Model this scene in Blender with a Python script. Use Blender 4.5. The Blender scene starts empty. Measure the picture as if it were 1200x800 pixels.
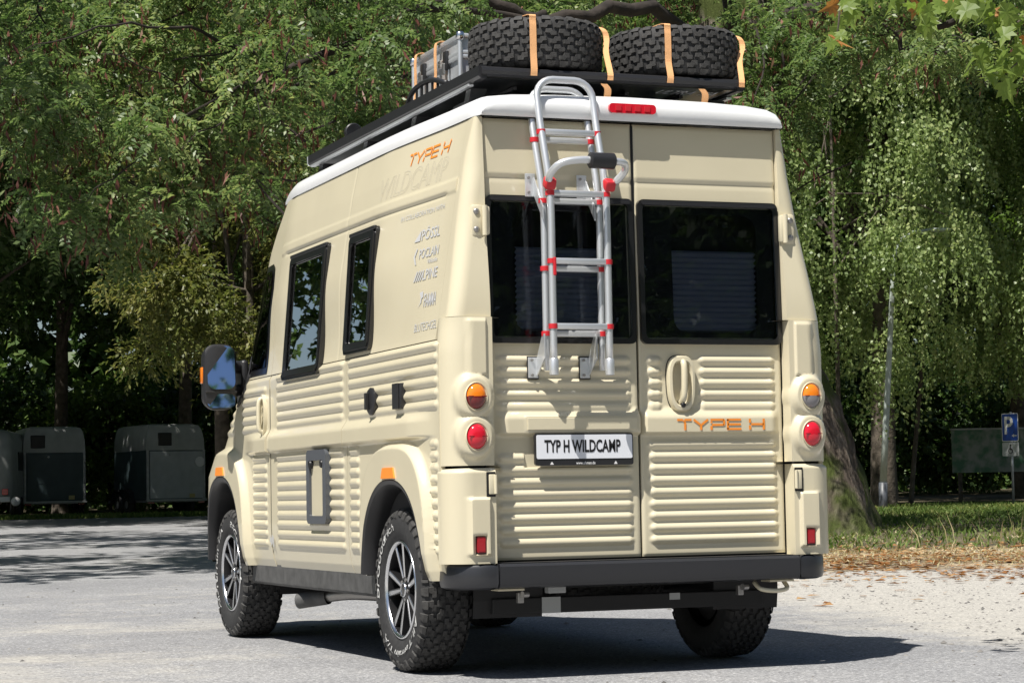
import bpy, bmesh, math, random
import numpy as np
from mathutils import Vector, Matrix
rng = np.random.default_rng(7)
random.seed(7)
SC = bpy.context.scene
COL = SC.collection

# ------------------------------------------------------------------ camera
CAM = np.array([-4.4597, -9.9013, .8408])
YAW, PITCH, ROLL, FPX = .3678, .068, -.0185, 2661.7
_f = np.array([math.sin(YAW)*math.cos(PITCH), math.cos(YAW)*math.cos(PITCH), math.sin(PITCH)])
_r = np.array([math.cos(YAW), -math.sin(YAW), 0.]); _u = np.cross(_r, _f)
_c, _s = math.cos(ROLL), math.sin(ROLL)
R2 = _c*_r+_s*_u; U2 = -_s*_r+_c*_u
cd = bpy.data.cameras.new('camera'); co = bpy.data.objects.new('camera', cd); COL.objects.link(co)
cd.sensor_width = 36; cd.sensor_fit = 'HORIZONTAL'; cd.lens = FPX/1200*36
cd.clip_start = .1; cd.clip_end = 2000
M = Matrix(((R2[0], U2[0], -_f[0], CAM[0]), (R2[1], U2[1], -_f[1], CAM[1]), (R2[2], U2[2], -_f[2], CAM[2]), (0, 0, 0, 1)))
co.matrix_world = M
SC.camera = co
# ------------------------------------------------------------------ sky, sun, exposure
SUN_T = Vector((-.465, -.32, 1.0)).normalized()      # towards the sun
w = bpy.data.worlds.new('World'); SC.world = w; w.use_nodes = True
nt = w.node_tree; nt.nodes.clear()
sky = nt.nodes.new('ShaderNodeTexSky'); sky.sky_type = 'NISHITA'; sky.sun_disc = False
sky.sun_elevation = math.asin(SUN_T.z); sky.sun_rotation = math.atan2(SUN_T.x, SUN_T.y)
bg = nt.nodes.new('ShaderNodeBackground'); bg.inputs['Strength'].default_value = .05
wo = nt.nodes.new('ShaderNodeOutputWorld')
nt.links.new(sky.outputs[0], bg.inputs[0]); nt.links.new(bg.outputs[0], wo.inputs[0])
sd = bpy.data.lights.new('sun', 'SUN'); sd.energy = 5.0; sd.angle = math.radians(.5); sd.color = (1, .955, .88)
so = bpy.data.objects.new('sun', sd); COL.objects.link(so); so.location = (-20, -14, 40)
so.rotation_euler = (-SUN_T).to_track_quat('-Z', 'Y').to_euler()
SC.view_settings.view_transform = 'Standard'; SC.view_settings.look = 'None'
SC.view_settings.gamma = 1; SC.view_settings.use_curve_mapping = False
SC.view_settings.exposure = .50
SC.render.engine = 'CYCLES'
SC.cycles.use_denoising = True
SC.cycles.max_bounces = 8; SC.cycles.transparent_max_bounces = 12
SC.cycles.sample_clamp_indirect = 6

# ------------------------------------------------------------------ placing helpers
_fh = np.array([math.sin(YAW), math.cos(YAW)]); _rh = np.array([math.cos(YAW), -math.sin(YAW)])
def hgt(x, y):
    """ground height: flat round the van, then a very gentle rise"""
    d = (np.asarray(x)-CAM[0])*_fh[0]+(np.asarray(y)-CAM[1])*_fh[1]
    t = np.maximum(0, d-15)
    return .0115*t*t/(t+3)*np.where(d < 130, 1, 1)
def at(px, py, D):
    """world point on the ray through photo pixel (px, py) at camera depth D"""
    return CAM + D*(_f+(px-600)/FPX*R2-(py-400)/FPX*U2)
def gpt(px, D):
    """ground point under pixel column px at depth D"""
    p = at(px, 578, D); return np.array([p[0], p[1], float(hgt(p[0], p[1]))])

# ------------------------------------------------------------------ materials
MATS = {}
def mat(name, col, rough=.5, metal=0., spec=.5, coat=0., noise=0., nscale=20., bump=0., bscale=80., trans=0., emis=None, detail=4.):
    if name in MATS: return MATS[name]
    m = bpy.data.materials.new(name); m.use_nodes = True; MATS[name] = m
    n = m.node_tree; b = n.nodes['Principled BSDF']
    b.inputs['Base Color'].default_value = (*col, 1); b.inputs['Roughness'].default_value = rough
    b.inputs['Metallic'].default_value = metal; b.inputs['Specular IOR Level'].default_value = spec
    b.inputs['Coat Weight'].default_value = coat; b.inputs['Coat Roughness'].default_value = .06
    b.inputs['Transmission Weight'].default_value = trans
    if noise or bump:
        tc = n.nodes.new('ShaderNodeTexCoord')
    if noise:
        t = n.nodes.new('ShaderNodeTexNoise'); t.inputs['Scale'].default_value = nscale; t.inputs['Detail'].default_value = detail
        n.links.new(tc.outputs['Object'], t.inputs['Vector'])
        r = n.nodes.new('ShaderNodeValToRGB'); r.color_ramp.elements[0].position = .3; r.color_ramp.elements[1].position = .7
        r.color_ramp.elements[0].color = (*[max(0, c*(1-noise)) for c in col], 1)
        r.color_ramp.elements[1].color = (*[min(1, c*(1+noise)) for c in col], 1)
        n.links.new(t.outputs['Fac'], r.inputs['Fac']); n.links.new(r.outputs['Color'], b.inputs['Base Color'])
    if bump:
        t2 = n.nodes.new('ShaderNodeTexNoise'); t2.inputs['Scale'].default_value = bscale; t2.inputs['Detail'].default_value = 5
        n.links.new(tc.outputs['Object'], t2.inputs['Vector'])
        bp = n.nodes.new('ShaderNodeBump'); bp.inputs['Strength'].default_value = bump; bp.inputs['Distance'].default_value = .02
        n.links.new(t2.outputs['Fac'], bp.inputs['Height']); n.links.new(bp.outputs['Normal'], b.inputs['Normal'])
    return m
def leaf_mat(name, cols, trans=.35, rough=.5, spec=.3, scale=.35):
    """leaf colour varies per leaf and per clump; light shines through"""
    m = bpy.data.materials.new(name); m.use_nodes = True; n = m.node_tree; n.nodes.clear(); L = n.links.new
    g = n.nodes.new('ShaderNodeNewGeometry'); tc = n.nodes.new('ShaderNodeTexCoord')
    nz = n.nodes.new('ShaderNodeTexNoise'); nz.inputs['Scale'].default_value = scale; nz.inputs['Detail'].default_value = 3
    L(tc.outputs['Object'], nz.inputs['Vector'])
    mx = n.nodes.new('ShaderNodeMath'); mx.operation = 'MULTIPLY_ADD'; mx.inputs[1].default_value = .55
    L(g.outputs['Random Per Island'], mx.inputs[0])
    m2 = n.nodes.new('ShaderNodeMath'); m2.operation = 'MULTIPLY_ADD'; m2.inputs[1].default_value = 1.1; m2.inputs[2].default_value = -.33
    L(nz.outputs['Fac'], m2.inputs[0]); L(m2.outputs[0], mx.inputs[2])
    r = n.nodes.new('ShaderNodeValToRGB'); e = r.color_ramp.elements
    while len(e) < len(cols): e.new(.5)
    for i, c in enumerate(cols):
        e[i].position = i/(len(cols)-1)*.92+.04; e[i].color = (*c, 1)
    L(mx.outputs[0], r.inputs['Fac'])
    p = n.nodes.new('ShaderNodeBsdfPrincipled'); p.inputs['Roughness'].default_value = rough; p.inputs['Specular IOR Level'].default_value = spec
    L(r.outputs['Color'], p.inputs['Base Color'])
    t = n.nodes.new('ShaderNodeBsdfTranslucent')
    hs = n.nodes.new('ShaderNodeHueSaturation'); hs.inputs['Saturation'].default_value = 1.15; hs.inputs['Value'].default_value = 1.5
    L(r.outputs['Color'], hs.inputs['Color']); L(hs.outputs['Color'], t.inputs['Color'])
    mix = n.nodes.new('ShaderNodeMixShader'); mix.inputs[0].default_value = trans
    L(p.outputs[0], mix.inputs[1]); L(t.outputs[0], mix.inputs[2])
    o = n.nodes.new('ShaderNodeOutputMaterial'); L(mix.outputs[0], o.inputs[0])
    MATS[name] = m; return m
def glass_mat(name, tint, gloss_rough=.01, f0=1.5):
    m = bpy.data.materials.new(name); m.use_nodes = True; n = m.node_tree; n.nodes.clear(); L = n.links.new
    tr = n.nodes.new('ShaderNodeBsdfTransparent'); tr.inputs[0].default_value = (*tint, 1)
    gl = n.nodes.new('ShaderNodeBsdfGlossy'); gl.inputs['Roughness'].default_value = gloss_rough
    fr = n.nodes.new('ShaderNodeFresnel'); fr.inputs['IOR'].default_value = f0
    mx = n.nodes.new('ShaderNodeMixShader'); o = n.nodes.new('ShaderNodeOutputMaterial')
    L(fr.outputs[0], mx.inputs[0]); L(tr.outputs[0], mx.inputs[1]); L(gl.outputs[0], mx.inputs[2]); L(mx.outputs[0], o.inputs[0])
    MATS[name] = m; return m

BEIGE = mat('cream_paint', (.63, .572, .418), .34, coat=.5, noise=.025, nscale=3)
WHITE = mat('white_roof_paint', (.80, .81, .82), .3, coat=.3)
BLACKP = mat('black_plastic', (.018, .018, .02), .42, bump=.06, bscale=300)
BUMPM = mat('bumper_plastic', (.022, .023, .027), .38, bump=.05, bscale=400, coat=.15)
DARK = mat('dark_underbody', (.012, .012, .013), .7)
RUBBER = mat('tyre_rubber', (.026, .026, .027), .72, noise=.25, nscale=40, bump=.1, bscale=200)
TREAD = mat('tyre_tread_dusty', (.042, .041, .04), .8, noise=.4, nscale=30, bump=.2, bscale=250)
RIMB = mat('rim_black', (.012, .012, .013), .28, coat=.3)
RIMS = mat('rim_machined', (.78, .79, .82), .22, metal=1)
ALU = mat('ladder_aluminium', (.70, .72, .74), .34, metal=.65)
ALUC = mat('case_aluminium', (.62, .64, .66), .42, metal=.55, noise=.08, nscale=12)
RED = mat('red_plastic', (.55, .02, .03), .4)
REDL = mat('red_lens', (.62, .012, .03), .12, coat=.6)
REDD = mat('dark_red_lens', (.16, .008, .01), .12, coat=.6)
AMB = mat('amber_lens', (.85, .22, .015), .12, coat=.6)
GREYL = mat('clear_grey_lens', (.22, .21, .22), .1, coat=.6)
ORANGE = mat('orange_sticker', (.86, .27, .03), .45)
STRAP = mat('orange_webbing', (.82, .44, .20), .8, bump=.3, bscale=500)
GREYT = mat('grey_blue_sticker', (.50, .505, .515), .5)
GREYO = mat('pale_outline_sticker', (.47, .445, .385), .5)
PLATE = mat('plate_white', (.75, .77, .82), .35)
BLK = mat('lettering_black', (.01, .01, .011), .4)
WHT = mat('lettering_white', (.72, .72, .72), .6)
REFLR = mat('reflector_red', (.36, .012, .02), .15, coat=.6)
TYREW = mat('tyre_lettering_white', (.50, .50, .49), .7)
GLASS = glass_mat('tinted_glass', (.72, .74, .77), .008, 1.42)
GLASSD = glass_mat('black_tinted_glass', (.02, .02, .022), .008, 1.20)
MIRG = mat('mirror_glass', (.45, .56, .78), .02, metal=1)
BLIND = mat('blue_grey_blind', (.36, .40, .48), .7)
INNER = mat('dark_interior', (.02, .02, .022), .8)
GREYP = mat('anthracite_plastic', (.075, .082, .095), .45)
SILL = mat('grey_sill_plastic', (.075, .075, .075), .6, noise=.3, nscale=15)
STEEL = mat('dull_steel', (.35, .34, .33), .4, metal=.8)
PAPER = mat('pale_label', (.35, .36, .36), .5)

# ------------------------------------------------------------------ object helpers
def link(o, parent=None):
    COL.objects.link(o)
    if parent is not None: o.parent = parent
    return o
def tag(o, label, cat, group=None):
    o['label'] = label; o['category'] = cat
    if group: o['group'] = group
    return o
def struct(o): o['kind'] = 'structure'; return o
def stuff(o): o['kind'] = 'stuff'; return o
def empty(name, loc=(0, 0, 0), rz=0):
    o = bpy.data.objects.new(name, None); COL.objects.link(o); o.location = loc; o.rotation_euler = (0, 0, rz); o.empty_display_size = .2
    return o
def add(name, v, f, m, parent=None, smooth=False, angle=None):
    me = bpy.data.meshes.new(name); me.from_pydata([tuple(map(float, p)) for p in v], [], [tuple(int(i) for i in q) for q in f])
    me.materials.append(m)
    if smooth:
        if angle:
            me.polygons.foreach_set('use_smooth', [True]*len(me.polygons))
            me.set_sharp_from_angle(angle=math.radians(angle))
        else: me.polygons.foreach_set('use_smooth', [True]*len(me.polygons))
    me.update()
    o = bpy.data.objects.new(name, me); return link(o, parent)
def addq(name, V, Q, m, parent=None, smooth=False, mats=None, mi=None, angle=None):
    """fast mesh from numpy: V (n,3), Q (k,4 or 3)"""
    V = np.asarray(V, np.float32); Q = np.asarray(Q, np.int32); k = Q.shape[1]
    me = bpy.data.meshes.new(name); me.vertices.add(len(V)); me.vertices.foreach_set('co', V.ravel())
    me.loops.add(Q.size); me.loops.foreach_set('vertex_index', Q.ravel())
    me.polygons.add(len(Q)); me.polygons.foreach_set('loop_start', np.arange(0, Q.size, k, dtype=np.int32))
    me.update(calc_edges=True)
    if smooth: me.polygons.foreach_set('use_smooth', np.ones(len(Q), bool))
    for mm in (mats or [m]): me.materials.append(mm)
    if mi is not None: me.polygons.foreach_set('material_index', np.asarray(mi, np.int32))
    if smooth and angle: me.set_sharp_from_angle(angle=math.radians(angle))
    me.update(); me.validate()
    o = bpy.data.objects.new(name, me); return link(o, parent)
class MB:
    """collects shapes; build() makes ONE mesh object"""
    def __init__(s): s.v = []; s.f = []
    def add(s, v, f):
        b = len(s.v); s.v += [tuple(map(float, p)) for p in v]; s.f += [tuple(int(i)+b for i in q) for q in f]; return s
    def box(s, c, d, r=0., rot=None):
        hx, hy, hz = d[0]/2, d[1]/2, d[2]/2
        r = min(r, hx*.95, hy*.95, hz*.95)
        if r <= 0:
            v = [(x, y, z) for x in (-hx, hx) for y in (-hy, hy) for z in (-hz, hz)]
            f = [(0, 1, 3, 2), (4, 6, 7, 5), (0, 4, 5, 1), (2, 3, 7, 6), (0, 2, 6, 4), (1, 5, 7, 3)]
        else:
            bm = bmesh.new(); bmesh.ops.create_cube(bm, size=1)
            for q in bm.verts: q.co = Vector((q.co.x*2*hx, q.co.y*2*hy, q.co.z*2*hz))
            bmesh.ops.bevel(bm, geom=bm.edges[:], offset=r, segments=2, profile=.5, affect='EDGES')
            bm.verts.index_update(); v = [tuple(q.co) for q in bm.verts]; f = [[q.index for q in p.verts] for p in bm.faces]; bm.free()
        v = np.array(v)
        if rot is not None: v = v @ np.array(rot).T
        return s.add(v+np.array(c), f)
    def tube(s, pts, r, n=12, cap=True, squash=None):
        P = np.array(pts, float); m = len(P); rr = np.broadcast_to(np.asarray(r, float), (m,))
        T = np.gradient(P, axis=0); T /= np.linalg.norm(T, axis=1)[:, None]+1e-12
        ref = np.array([0, 0, 1.]) if abs(T[0][2]) < .9 else np.array([0, 1., 0])
        nrm = np.cross(T[0], ref); nrm /= np.linalg.norm(nrm); v = []
        for i in range(m):
            nrm = nrm-T[i]*np.dot(nrm, T[i]); nrm /= np.linalg.norm(nrm)+1e-12; bn = np.cross(T[i], nrm)
            for k in range(n):
                a = 2*math.pi*k/n; v.append(P[i]+rr[i]*(math.cos(a)*nrm+math.sin(a)*bn))
        f = [(i*n+k, i*n+(k+1) % n, (i+1)*n+(k+1) % n, (i+1)*n+k) for i in range(m-1) for k in range(n)]
        if cap: f += [tuple(range(n-1, -1, -1)), tuple(range((m-1)*n, m*n))]
        return s.add(v, f)
    def lathe(s, prof, n=32, axis='y', c=(0, 0, 0), cap=False):
        """prof: (radius, along) pairs"""
        v = []
        for (r, a) in prof:
            for k in range(n):
                t = 2*math.pi*k/n; p = (r*math.cos(t), r*math.sin(t))
                v.append({'y': (p[0], a, p[1]), 'x': (a, p[0], p[1]), 'z': (p[0], p[1], a)}[axis])
        m = len(prof)
        f = [(i*n+k, i*n+(k+1) % n, (i+1)*n+(k+1) % n, (i+1)*n+k) for i in range(m-1) for k in range(n)]
        if cap: f += [tuple(range(n)), tuple(range((m-1)*n, m*n))]
        return s.add(np.array(v)+np.array(c), f)
    def prism(s, poly, ax, a0, a1):
        """extrude a 2-D polygon along axis ax ('x','y','z') from a0 to a1"""
        n = len(poly); v = []
        for a in (a0, a1):
            for (p, q) in poly: v.append({'x': (a, p, q), 'y': (p, a, q), 'z': (p, q, a)}[ax])
        f = [(i, (i+1) % n, n+(i+1) % n, n+i) for i in range(n)]+[tuple(range(n-1, -1, -1)), tuple(range(n, 2*n))]
        return s.add(v, f)
    def build(s, name, m, parent=None, smooth=False, angle=None):
        o = add(name, s.v, s.f, m, parent, smooth or bool(angle), angle)
        bm = bmesh.new(); bm.from_mesh(o.data); bmesh.ops.recalc_face_normals(bm, faces=bm.faces); bm.to_mesh(o.data); bm.free()
        if angle: o.data.set_sharp_from_angle(angle=math.radians(angle))
        return o
def rotz(a): c, s = math.cos(a), math.sin(a); return np.array([[c, -s, 0], [s, c, 0], [0, 0, 1]])
def rotx(a): c, s = math.cos(a), math.sin(a); return np.array([[1, 0, 0], [0, c, -s], [0, s, c]])
def roty(a): c, s = math.cos(a), math.sin(a); return np.array([[c, 0, s], [0, 1, 0], [-s, 0, c]])
def ss(a, b, x): t = np.clip((np.asarray(x, float)-a)/(b-a), 0, 1); return t*t*(3-2*t)
def spl(pts, n=8):
    """Catmull-Rom through pts"""
    P = np.array(pts, float); P = np.vstack([2*P[0]-P[1], P, 2*P[-1]-P[-2]]); out = []
    for i in range(1, len(P)-2):
        for t in np.linspace(0, 1, n, endpoint=False):
            a, b, c, d = P[i-1:i+3]
            out.append(.5*((2*b)+(-a+c)*t+(2*a-5*b+4*c-d)*t*t+(-a+3*b-3*c+d)*t**3))
    return np.array(out+[P[-2]])
def rrect(w, h, r, n=5, cx=0., cy=0.):
    p = []
    for (sx, sy, a0) in ((1, 1, 0), (-1, 1, 90), (-1, -1, 180), (1, -1, 270)):
        for k in range(n+1):
            a = math.radians(a0+90*k/n); p.append((cx+sx*(w/2-r)+r*math.cos(a), cy+sy*(h/2-r)+r*math.sin(a)))
    return p
def text2d(body, size=1., offset=0., bold=0., sx=1., shear=0., align='LEFT', res=3):
    """2-D mesh (verts, faces) of lettering in Blender's own font"""
    cu = bpy.data.curves.new('t', 'FONT'); cu.body = body; cu.size = size; cu.offset = offset+bold; cu.resolution_u = res
    cu.align_x = align; cu.shear = shear
    o = bpy.data.objects.new('t', cu); COL.objects.link(o)
    dg = bpy.context.evaluated_depsgraph_get(); me = bpy.data.meshes.new_from_object(o.evaluated_get(dg))
    v = [(p.co.x*sx, p.co.y) for p in me.vertices]; f = [tuple(p.vertices) for p in me.polygons]
    bpy.data.objects.remove(o); bpy.data.curves.remove(cu); bpy.data.meshes.remove(me)
    return np.array(v), f
def copy_tree(o, parent=None):
    c = o.copy(); COL.objects.link(c); c.parent = parent
    for ch in list(o.children): copy_tree(ch, c)
    return c
def lin(a, b, st): return np.linspace(a, b, max(2, int(round((b-a)/st))+1))
# =================================================================== ground
def lD(l, D): return np.stack([CAM[0]+_rh[0]*l+_fh[0]*D, CAM[1]+_rh[1]*l+_fh[1]*D], -1)
def vnoise(x, y, sc, seed=0):
    """cheap smooth value noise"""
    x = np.asarray(x)*sc+seed*17.13; y = np.asarray(y)*sc+seed*7.77
    xi, yi = np.floor(x), np.floor(y); fx, fy = x-xi, y-yi; fx, fy = fx*fx*(3-2*fx), fy*fy*(3-2*fy)
    def h(a, b): v = np.sin(a*127.1+b*311.7+seed*74.7)*43758.5453; return v-np.floor(v)
    return (h(xi, yi)*(1-fx)+h(xi+1, yi)*fx)*(1-fy)+(h(xi, yi+1)*(1-fx)+h(xi+1, yi+1)*fx)*fy
def mound(l, D): return .16*ss(26, 33, D)*ss(1.0, 4.0, l)*(1-ss(42, 52, D)*.6)+.05*vnoise(l, D, .35, 3)*ss(22, 26, D)*ss(1, 3, l)
def gz(l, D):
    P = lD(l, D); return hgt(P[..., 0], P[..., 1])+mound(l, D)
def sheet_grid(name, ls, Ds, dz, m, mask=None, attr=None):
    Lg, Dg = np.meshgrid(ls, Ds, indexing='ij'); P = lD(Lg, Dg); Z = gz(Lg, Dg)+dz
    V = np.concatenate([P, Z[..., None]], -1).reshape(-1, 3); n, k = Lg.shape; idx = np.arange(n*k).reshape(n, k)
    Q = np.stack([idx[:-1, :-1], idx[1:, :-1], idx[1:, 1:], idx[:-1, 1:]], -1).reshape(-1, 4)
    if mask is not None:
        c = .25*(Lg[:-1, :-1]+Lg[1:, :-1]+Lg[1:, 1:]+Lg[:-1, 1:]).reshape(-1); d = .25*(Dg[:-1, :-1]+Dg[1:, :-1]+Dg[1:, 1:]+Dg[:-1, 1:]).reshape(-1); Q = Q[mask(c, d)]
    o = addq(name, V, Q, m, smooth=True)
    if attr is not None:
        a = o.data.attributes.new('dust', 'FLOAT', 'POINT'); a.data.foreach_set('value', attr(Lg, Dg).reshape(-1).astype(np.float32))
    return o
def ground_mat(name, c0, c1, c2, sc, grain, attr=False, sand=None):
    m = bpy.data.materials.new(name); m.use_nodes = True; n = m.node_tree; L = n.links.new; b = n.nodes['Principled BSDF']; b.inputs['Roughness'].default_value = .9; b.inputs['Specular IOR Level'].default_value = .25
    tc = n.nodes.new('ShaderNodeTexCoord')
    def noise(s_, d=6, ro=.6): t = n.nodes.new('ShaderNodeTexNoise'); t.inputs['Scale'].default_value = s_; t.inputs['Detail'].default_value = d; t.inputs['Roughness'].default_value = ro; L(tc.outputs['Object'], t.inputs['Vector']); return t
    def ramp(src, stops):
        r = n.nodes.new('ShaderNodeValToRGB'); e = r.color_ramp.elements
        while len(e) < len(stops): e.new(.5)
        for i, (p, c) in enumerate(stops): e[i].position = p; e[i].color = (*c, 1)
        L(src, r.inputs['Fac']); return r
    big = noise(sc); r1 = ramp(big.outputs['Fac'], [(.3, c0), (.5, c1), (.72, c2)])
    gr = noise(grain, 2, .9); r2 = ramp(gr.outputs['Fac'], [(.28, (.35, .35, .35)), (.45, (.9, .9, .9)), (.58, (1.1, 1.1, 1.1)), (.70, (2.4, 2.4, 2.4))])
    mul = n.nodes.new('ShaderNodeMixRGB'); mul.blend_type = 'MULTIPLY'; mul.inputs[0].default_value = .8; L(r1.outputs[0], mul.inputs[1]); L(r2.outputs[0], mul.inputs[2])
    out = mul
    if attr:
        at_ = n.nodes.new('ShaderNodeAttribute'); at_.attribute_name = 'dust'
        nz = noise(2.2, 8, .7); ad = n.nodes.new('ShaderNodeMath'); ad.operation = 'MULTIPLY_ADD'; ad.inputs[1].default_value = 1.3; L(nz.outputs['Fac'], ad.inputs[0]); L(at_.outputs['Fac'], ad.inputs[2])
        mr = n.nodes.new('ShaderNodeMapRange'); mr.inputs['From Min'].default_value = .78; mr.inputs['From Max'].default_value = 1.25; L(ad.outputs[0], mr.inputs['Value'])
        g3 = noise(45, 4, .75); r3 = ramp(g3.outputs['Fac'], [(.30, tuple(.55*c for c in sand)), (.45, sand), (.6, sand), (.75, tuple(min(1, 1.25*c) for c in sand))])
        mx = n.nodes.new('ShaderNodeMixRGB'); L(mr.outputs[0], mx.inputs[0]); L(mul.outputs[0], mx.inputs[1]); L(r3.outputs[0], mx.inputs[2]); out = mx
    if attr:      # loose aggregate: single light and dark stones
        vo = n.nodes.new('ShaderNodeTexVoronoi'); vo.inputs['Scale'].default_value = 62; L(tc.outputs['Object'], vo.inputs['Vector'])
        sp = n.nodes.new('ShaderNodeSeparateColor'); L(vo.outputs['Color'], sp.inputs[0])
        r4 = ramp(sp.outputs[0], [(.0, (.45, .45, .46)), (.10, (.62, .62, .62)), (.13, (1, 1, 1)), (.84, (1, 1, 1)), (.88, (1.45, 1.45, 1.43)), (1., (1.75, 1.75, 1.7))])
        m4 = n.nodes.new('ShaderNodeMixRGB'); m4.blend_type = 'MULTIPLY'; m4.inputs[0].default_value = .6; L(out.outputs[0], m4.inputs[1]); L(r4.outputs[0], m4.inputs[2]); out = m4
    L(out.outputs[0], b.inputs['Base Color'])
    bp = n.nodes.new('ShaderNodeBump'); bp.inputs['Strength'].default_value = .5; bp.inputs['Distance'].default_value = .01; L(gr.outputs['Fac'], bp.inputs['Height']); L(bp.outputs['Normal'], b.inputs['Normal'])
    return m
SOIL = ground_mat('forest_floor', (.05, .045, .03), (.10, .085, .055), (.16, .13, .085), .8, 30)
LITTER = ground_mat('dry_litter_soil', (.20, .165, .115), (.30, .25, .175), (.42, .36, .27), 1.4, 22)
ASPH = ground_mat('worn_asphalt', (.20, .202, .212), (.245, .247, .255), (.30, .30, .305), .45, 75, attr=True, sand=(.40, .385, .355))
def verge_edge(l): return 22.3+.9*(vnoise(l, 0*l, .5, 5)-.5)+.06*l
def lot_mask(l, D): return (D < np.where(l > 1.2, verge_edge(l), 59.5+.5*vnoise(l, 0*l, .7, 2)))
dsp = np.concatenate([np.linspace(-60, 6, 12)[:-1], lin(6, 30, .25), np.linspace(30, 75, 60)[1:], np.geomspace(76, 900, 22)])
lsp = np.concatenate([-np.geomspace(700, 14, 14), lin(-13, 13, .35), np.geomspace(14, 700, 14)])
struct(sheet_grid('ground', lsp, dsp, -.012, SOIL))
def dust(l, D):
    d = .95*ss(1.5, 3.2, l+.35*(D-14)*.3)*ss(10.5, 13.5, D)                    # pale gravel on the right
    d = np.maximum(d, .62*ss(8.0, 9.5, 11.2-(D-8)*.6-.8*np.abs(l+3.2)))            # pale patch bottom left
    d = np.maximum(d, .26*np.exp(-((D-15.8-.1*l)/.5)**2)*ss(.5, -1, l))
    d = np.maximum(d, .22*np.exp(-((D-12.2+.15*l)/.35)**2)*ss(-.2, -1.4, l))
    return d*.75+.22*(vnoise(l, D, .5, 9)-.35)+.12*vnoise(l*3, D, .8, 4)
road = struct(sheet_grid('road', np.concatenate([np.linspace(-60, -14, 10)[:-1], lin(-14, 14, .14), np.linspace(14, 60, 10)[1:]]), np.concatenate([np.linspace(-50, 6, 8)[:-1], lin(6, 24.5, .12), lin(24.7, 60.5, .6)]), -.004, ASPH, mask=lot_mask, attr=dust))
struct(sheet_grid('verge', lin(1.0, 40, .3), lin(21.0, 27.5, .2), -.008, LITTER, mask=lambda l, D: (D < 26.2+.8*vnoise(l, 0*l, .6, 8))))

# ---- pebbles, fallen leaves, grass (nobody could count them)
def scatter_quads(name, N, lr, Dr, size, m, z0=0., curl=.3, dens=None, aspect=.6, seed=1):
    g = np.random.default_rng(seed); l = g.uniform(*lr, N); D = Dr[0]+(Dr[1]-Dr[0])*g.random(N)
    if dens is not None:
        k = g.random(N) < dens(l, D); l, D = l[k], D[k]
    N = len(l); P = lD(l, D); Z = gz(l, D)+z0; a = g.uniform(0, 6.28, N); s = size*g.uniform(.5, 1.4, N)
    dx, dy = np.cos(a), np.sin(a); V = np.zeros((N, 4, 3)); k = g.uniform(-.2, 1, N)*curl
    for i, (u, v, c) in enumerate(((-.5, 0, .3), (0, -aspect/2, 1), (.5, 0, .2), (0, aspect/2, .7))):
        V[:, i, 0] = P[:, 0]+s*(u*dx-v*dy); V[:, i, 1] = P[:, 1]+s*(u*dy+v*dx); V[:, i, 2] = Z+.004+s*np.abs(k)*c*g.uniform(.3, 1, N)
    return stuff(addq(name, V.reshape(-1, 3), np.arange(4*N).reshape(-1, 4), m))
LEAFB = leaf_mat('fallen_leaves', [(.10, .05, .025), (.28, .13, .05), (.42, .26, .12), (.55, .45, .30)], .15, .7, .2)
def litter_d(l, D): return np.clip(ss(18.8, 23.0, D)*(1-ss(25.5, 28.5, D)), 0, 1)*(.35+.65*(vnoise(l, D, .9, 6) > .42))+.03
o = scatter_quads('fallen_leaves', 16000, (1.4, 9), (16.5, 29), .10, LEAFB, dens=litter_d, seed=4); tag(o, 'brown and tan fallen leaves strewn along the dry verge', 'fallen leaves')
def stones(name, N, lr, Dr, s0, seed, dens, m):
    g = np.random.default_rng(seed); l = g.uniform(*lr, N); D = g.uniform(*Dr, N); k = g.random(N) < dens(l, D); l, D = l[k], D[k]; N = len(l)
    P = lD(l, D); Z = gz(l, D); s = s0*np.exp(g.normal(0, .45, N)); oct_ = np.array([(1, 0, .2), (0, 1, .2), (-1, 0, .2), (0, -1, .2), (.1, .1, .8)]); V = np.zeros((N, 5, 3)); a = g.uniform(0, 6.28, N)
    for i, (u, v, w_) in enumerate(oct_):
        j = g.uniform(.7, 1.25, N); V[:, i, 0] = P[:, 0]+s*j*(u*np.cos(a)-v*np.sin(a)); V[:, i, 1] = P[:, 1]+s*j*(u*np.sin(a)+v*np.cos(a)); V[:, i, 2] = Z-.006+s*w_*g.uniform(.7, 1.1, N)
    T = np.array([(0, 1, 4), (1, 2, 4), (2, 3, 4), (3, 0, 4)]); Q = (np.arange(N)[:, None, None]*5+T[None]).reshape(-1, 3)
    return stuff(addq(name, V.reshape(-1, 3), Q, m))
STONE = leaf_mat('pebble_stone', [(.06, .06, .06), (.14, .135, .13), (.26, .25, .235), (.40, .385, .36)], 0., .85, .2, 5)
o = stones('pebbles', 20000, (-4.5, 7), (8.8, 22.5), .0065, 11, lambda l, D: np.clip(.12+.9*ss(1.5, 3, l)*ss(10, 12.5, D)+.9*ss(0, 2, 10.6-D-.8*np.abs(l+3)), 0, 1), STONE); tag(o, 'loose grey pebbles scattered on the dusty lot', 'pebbles')
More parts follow.
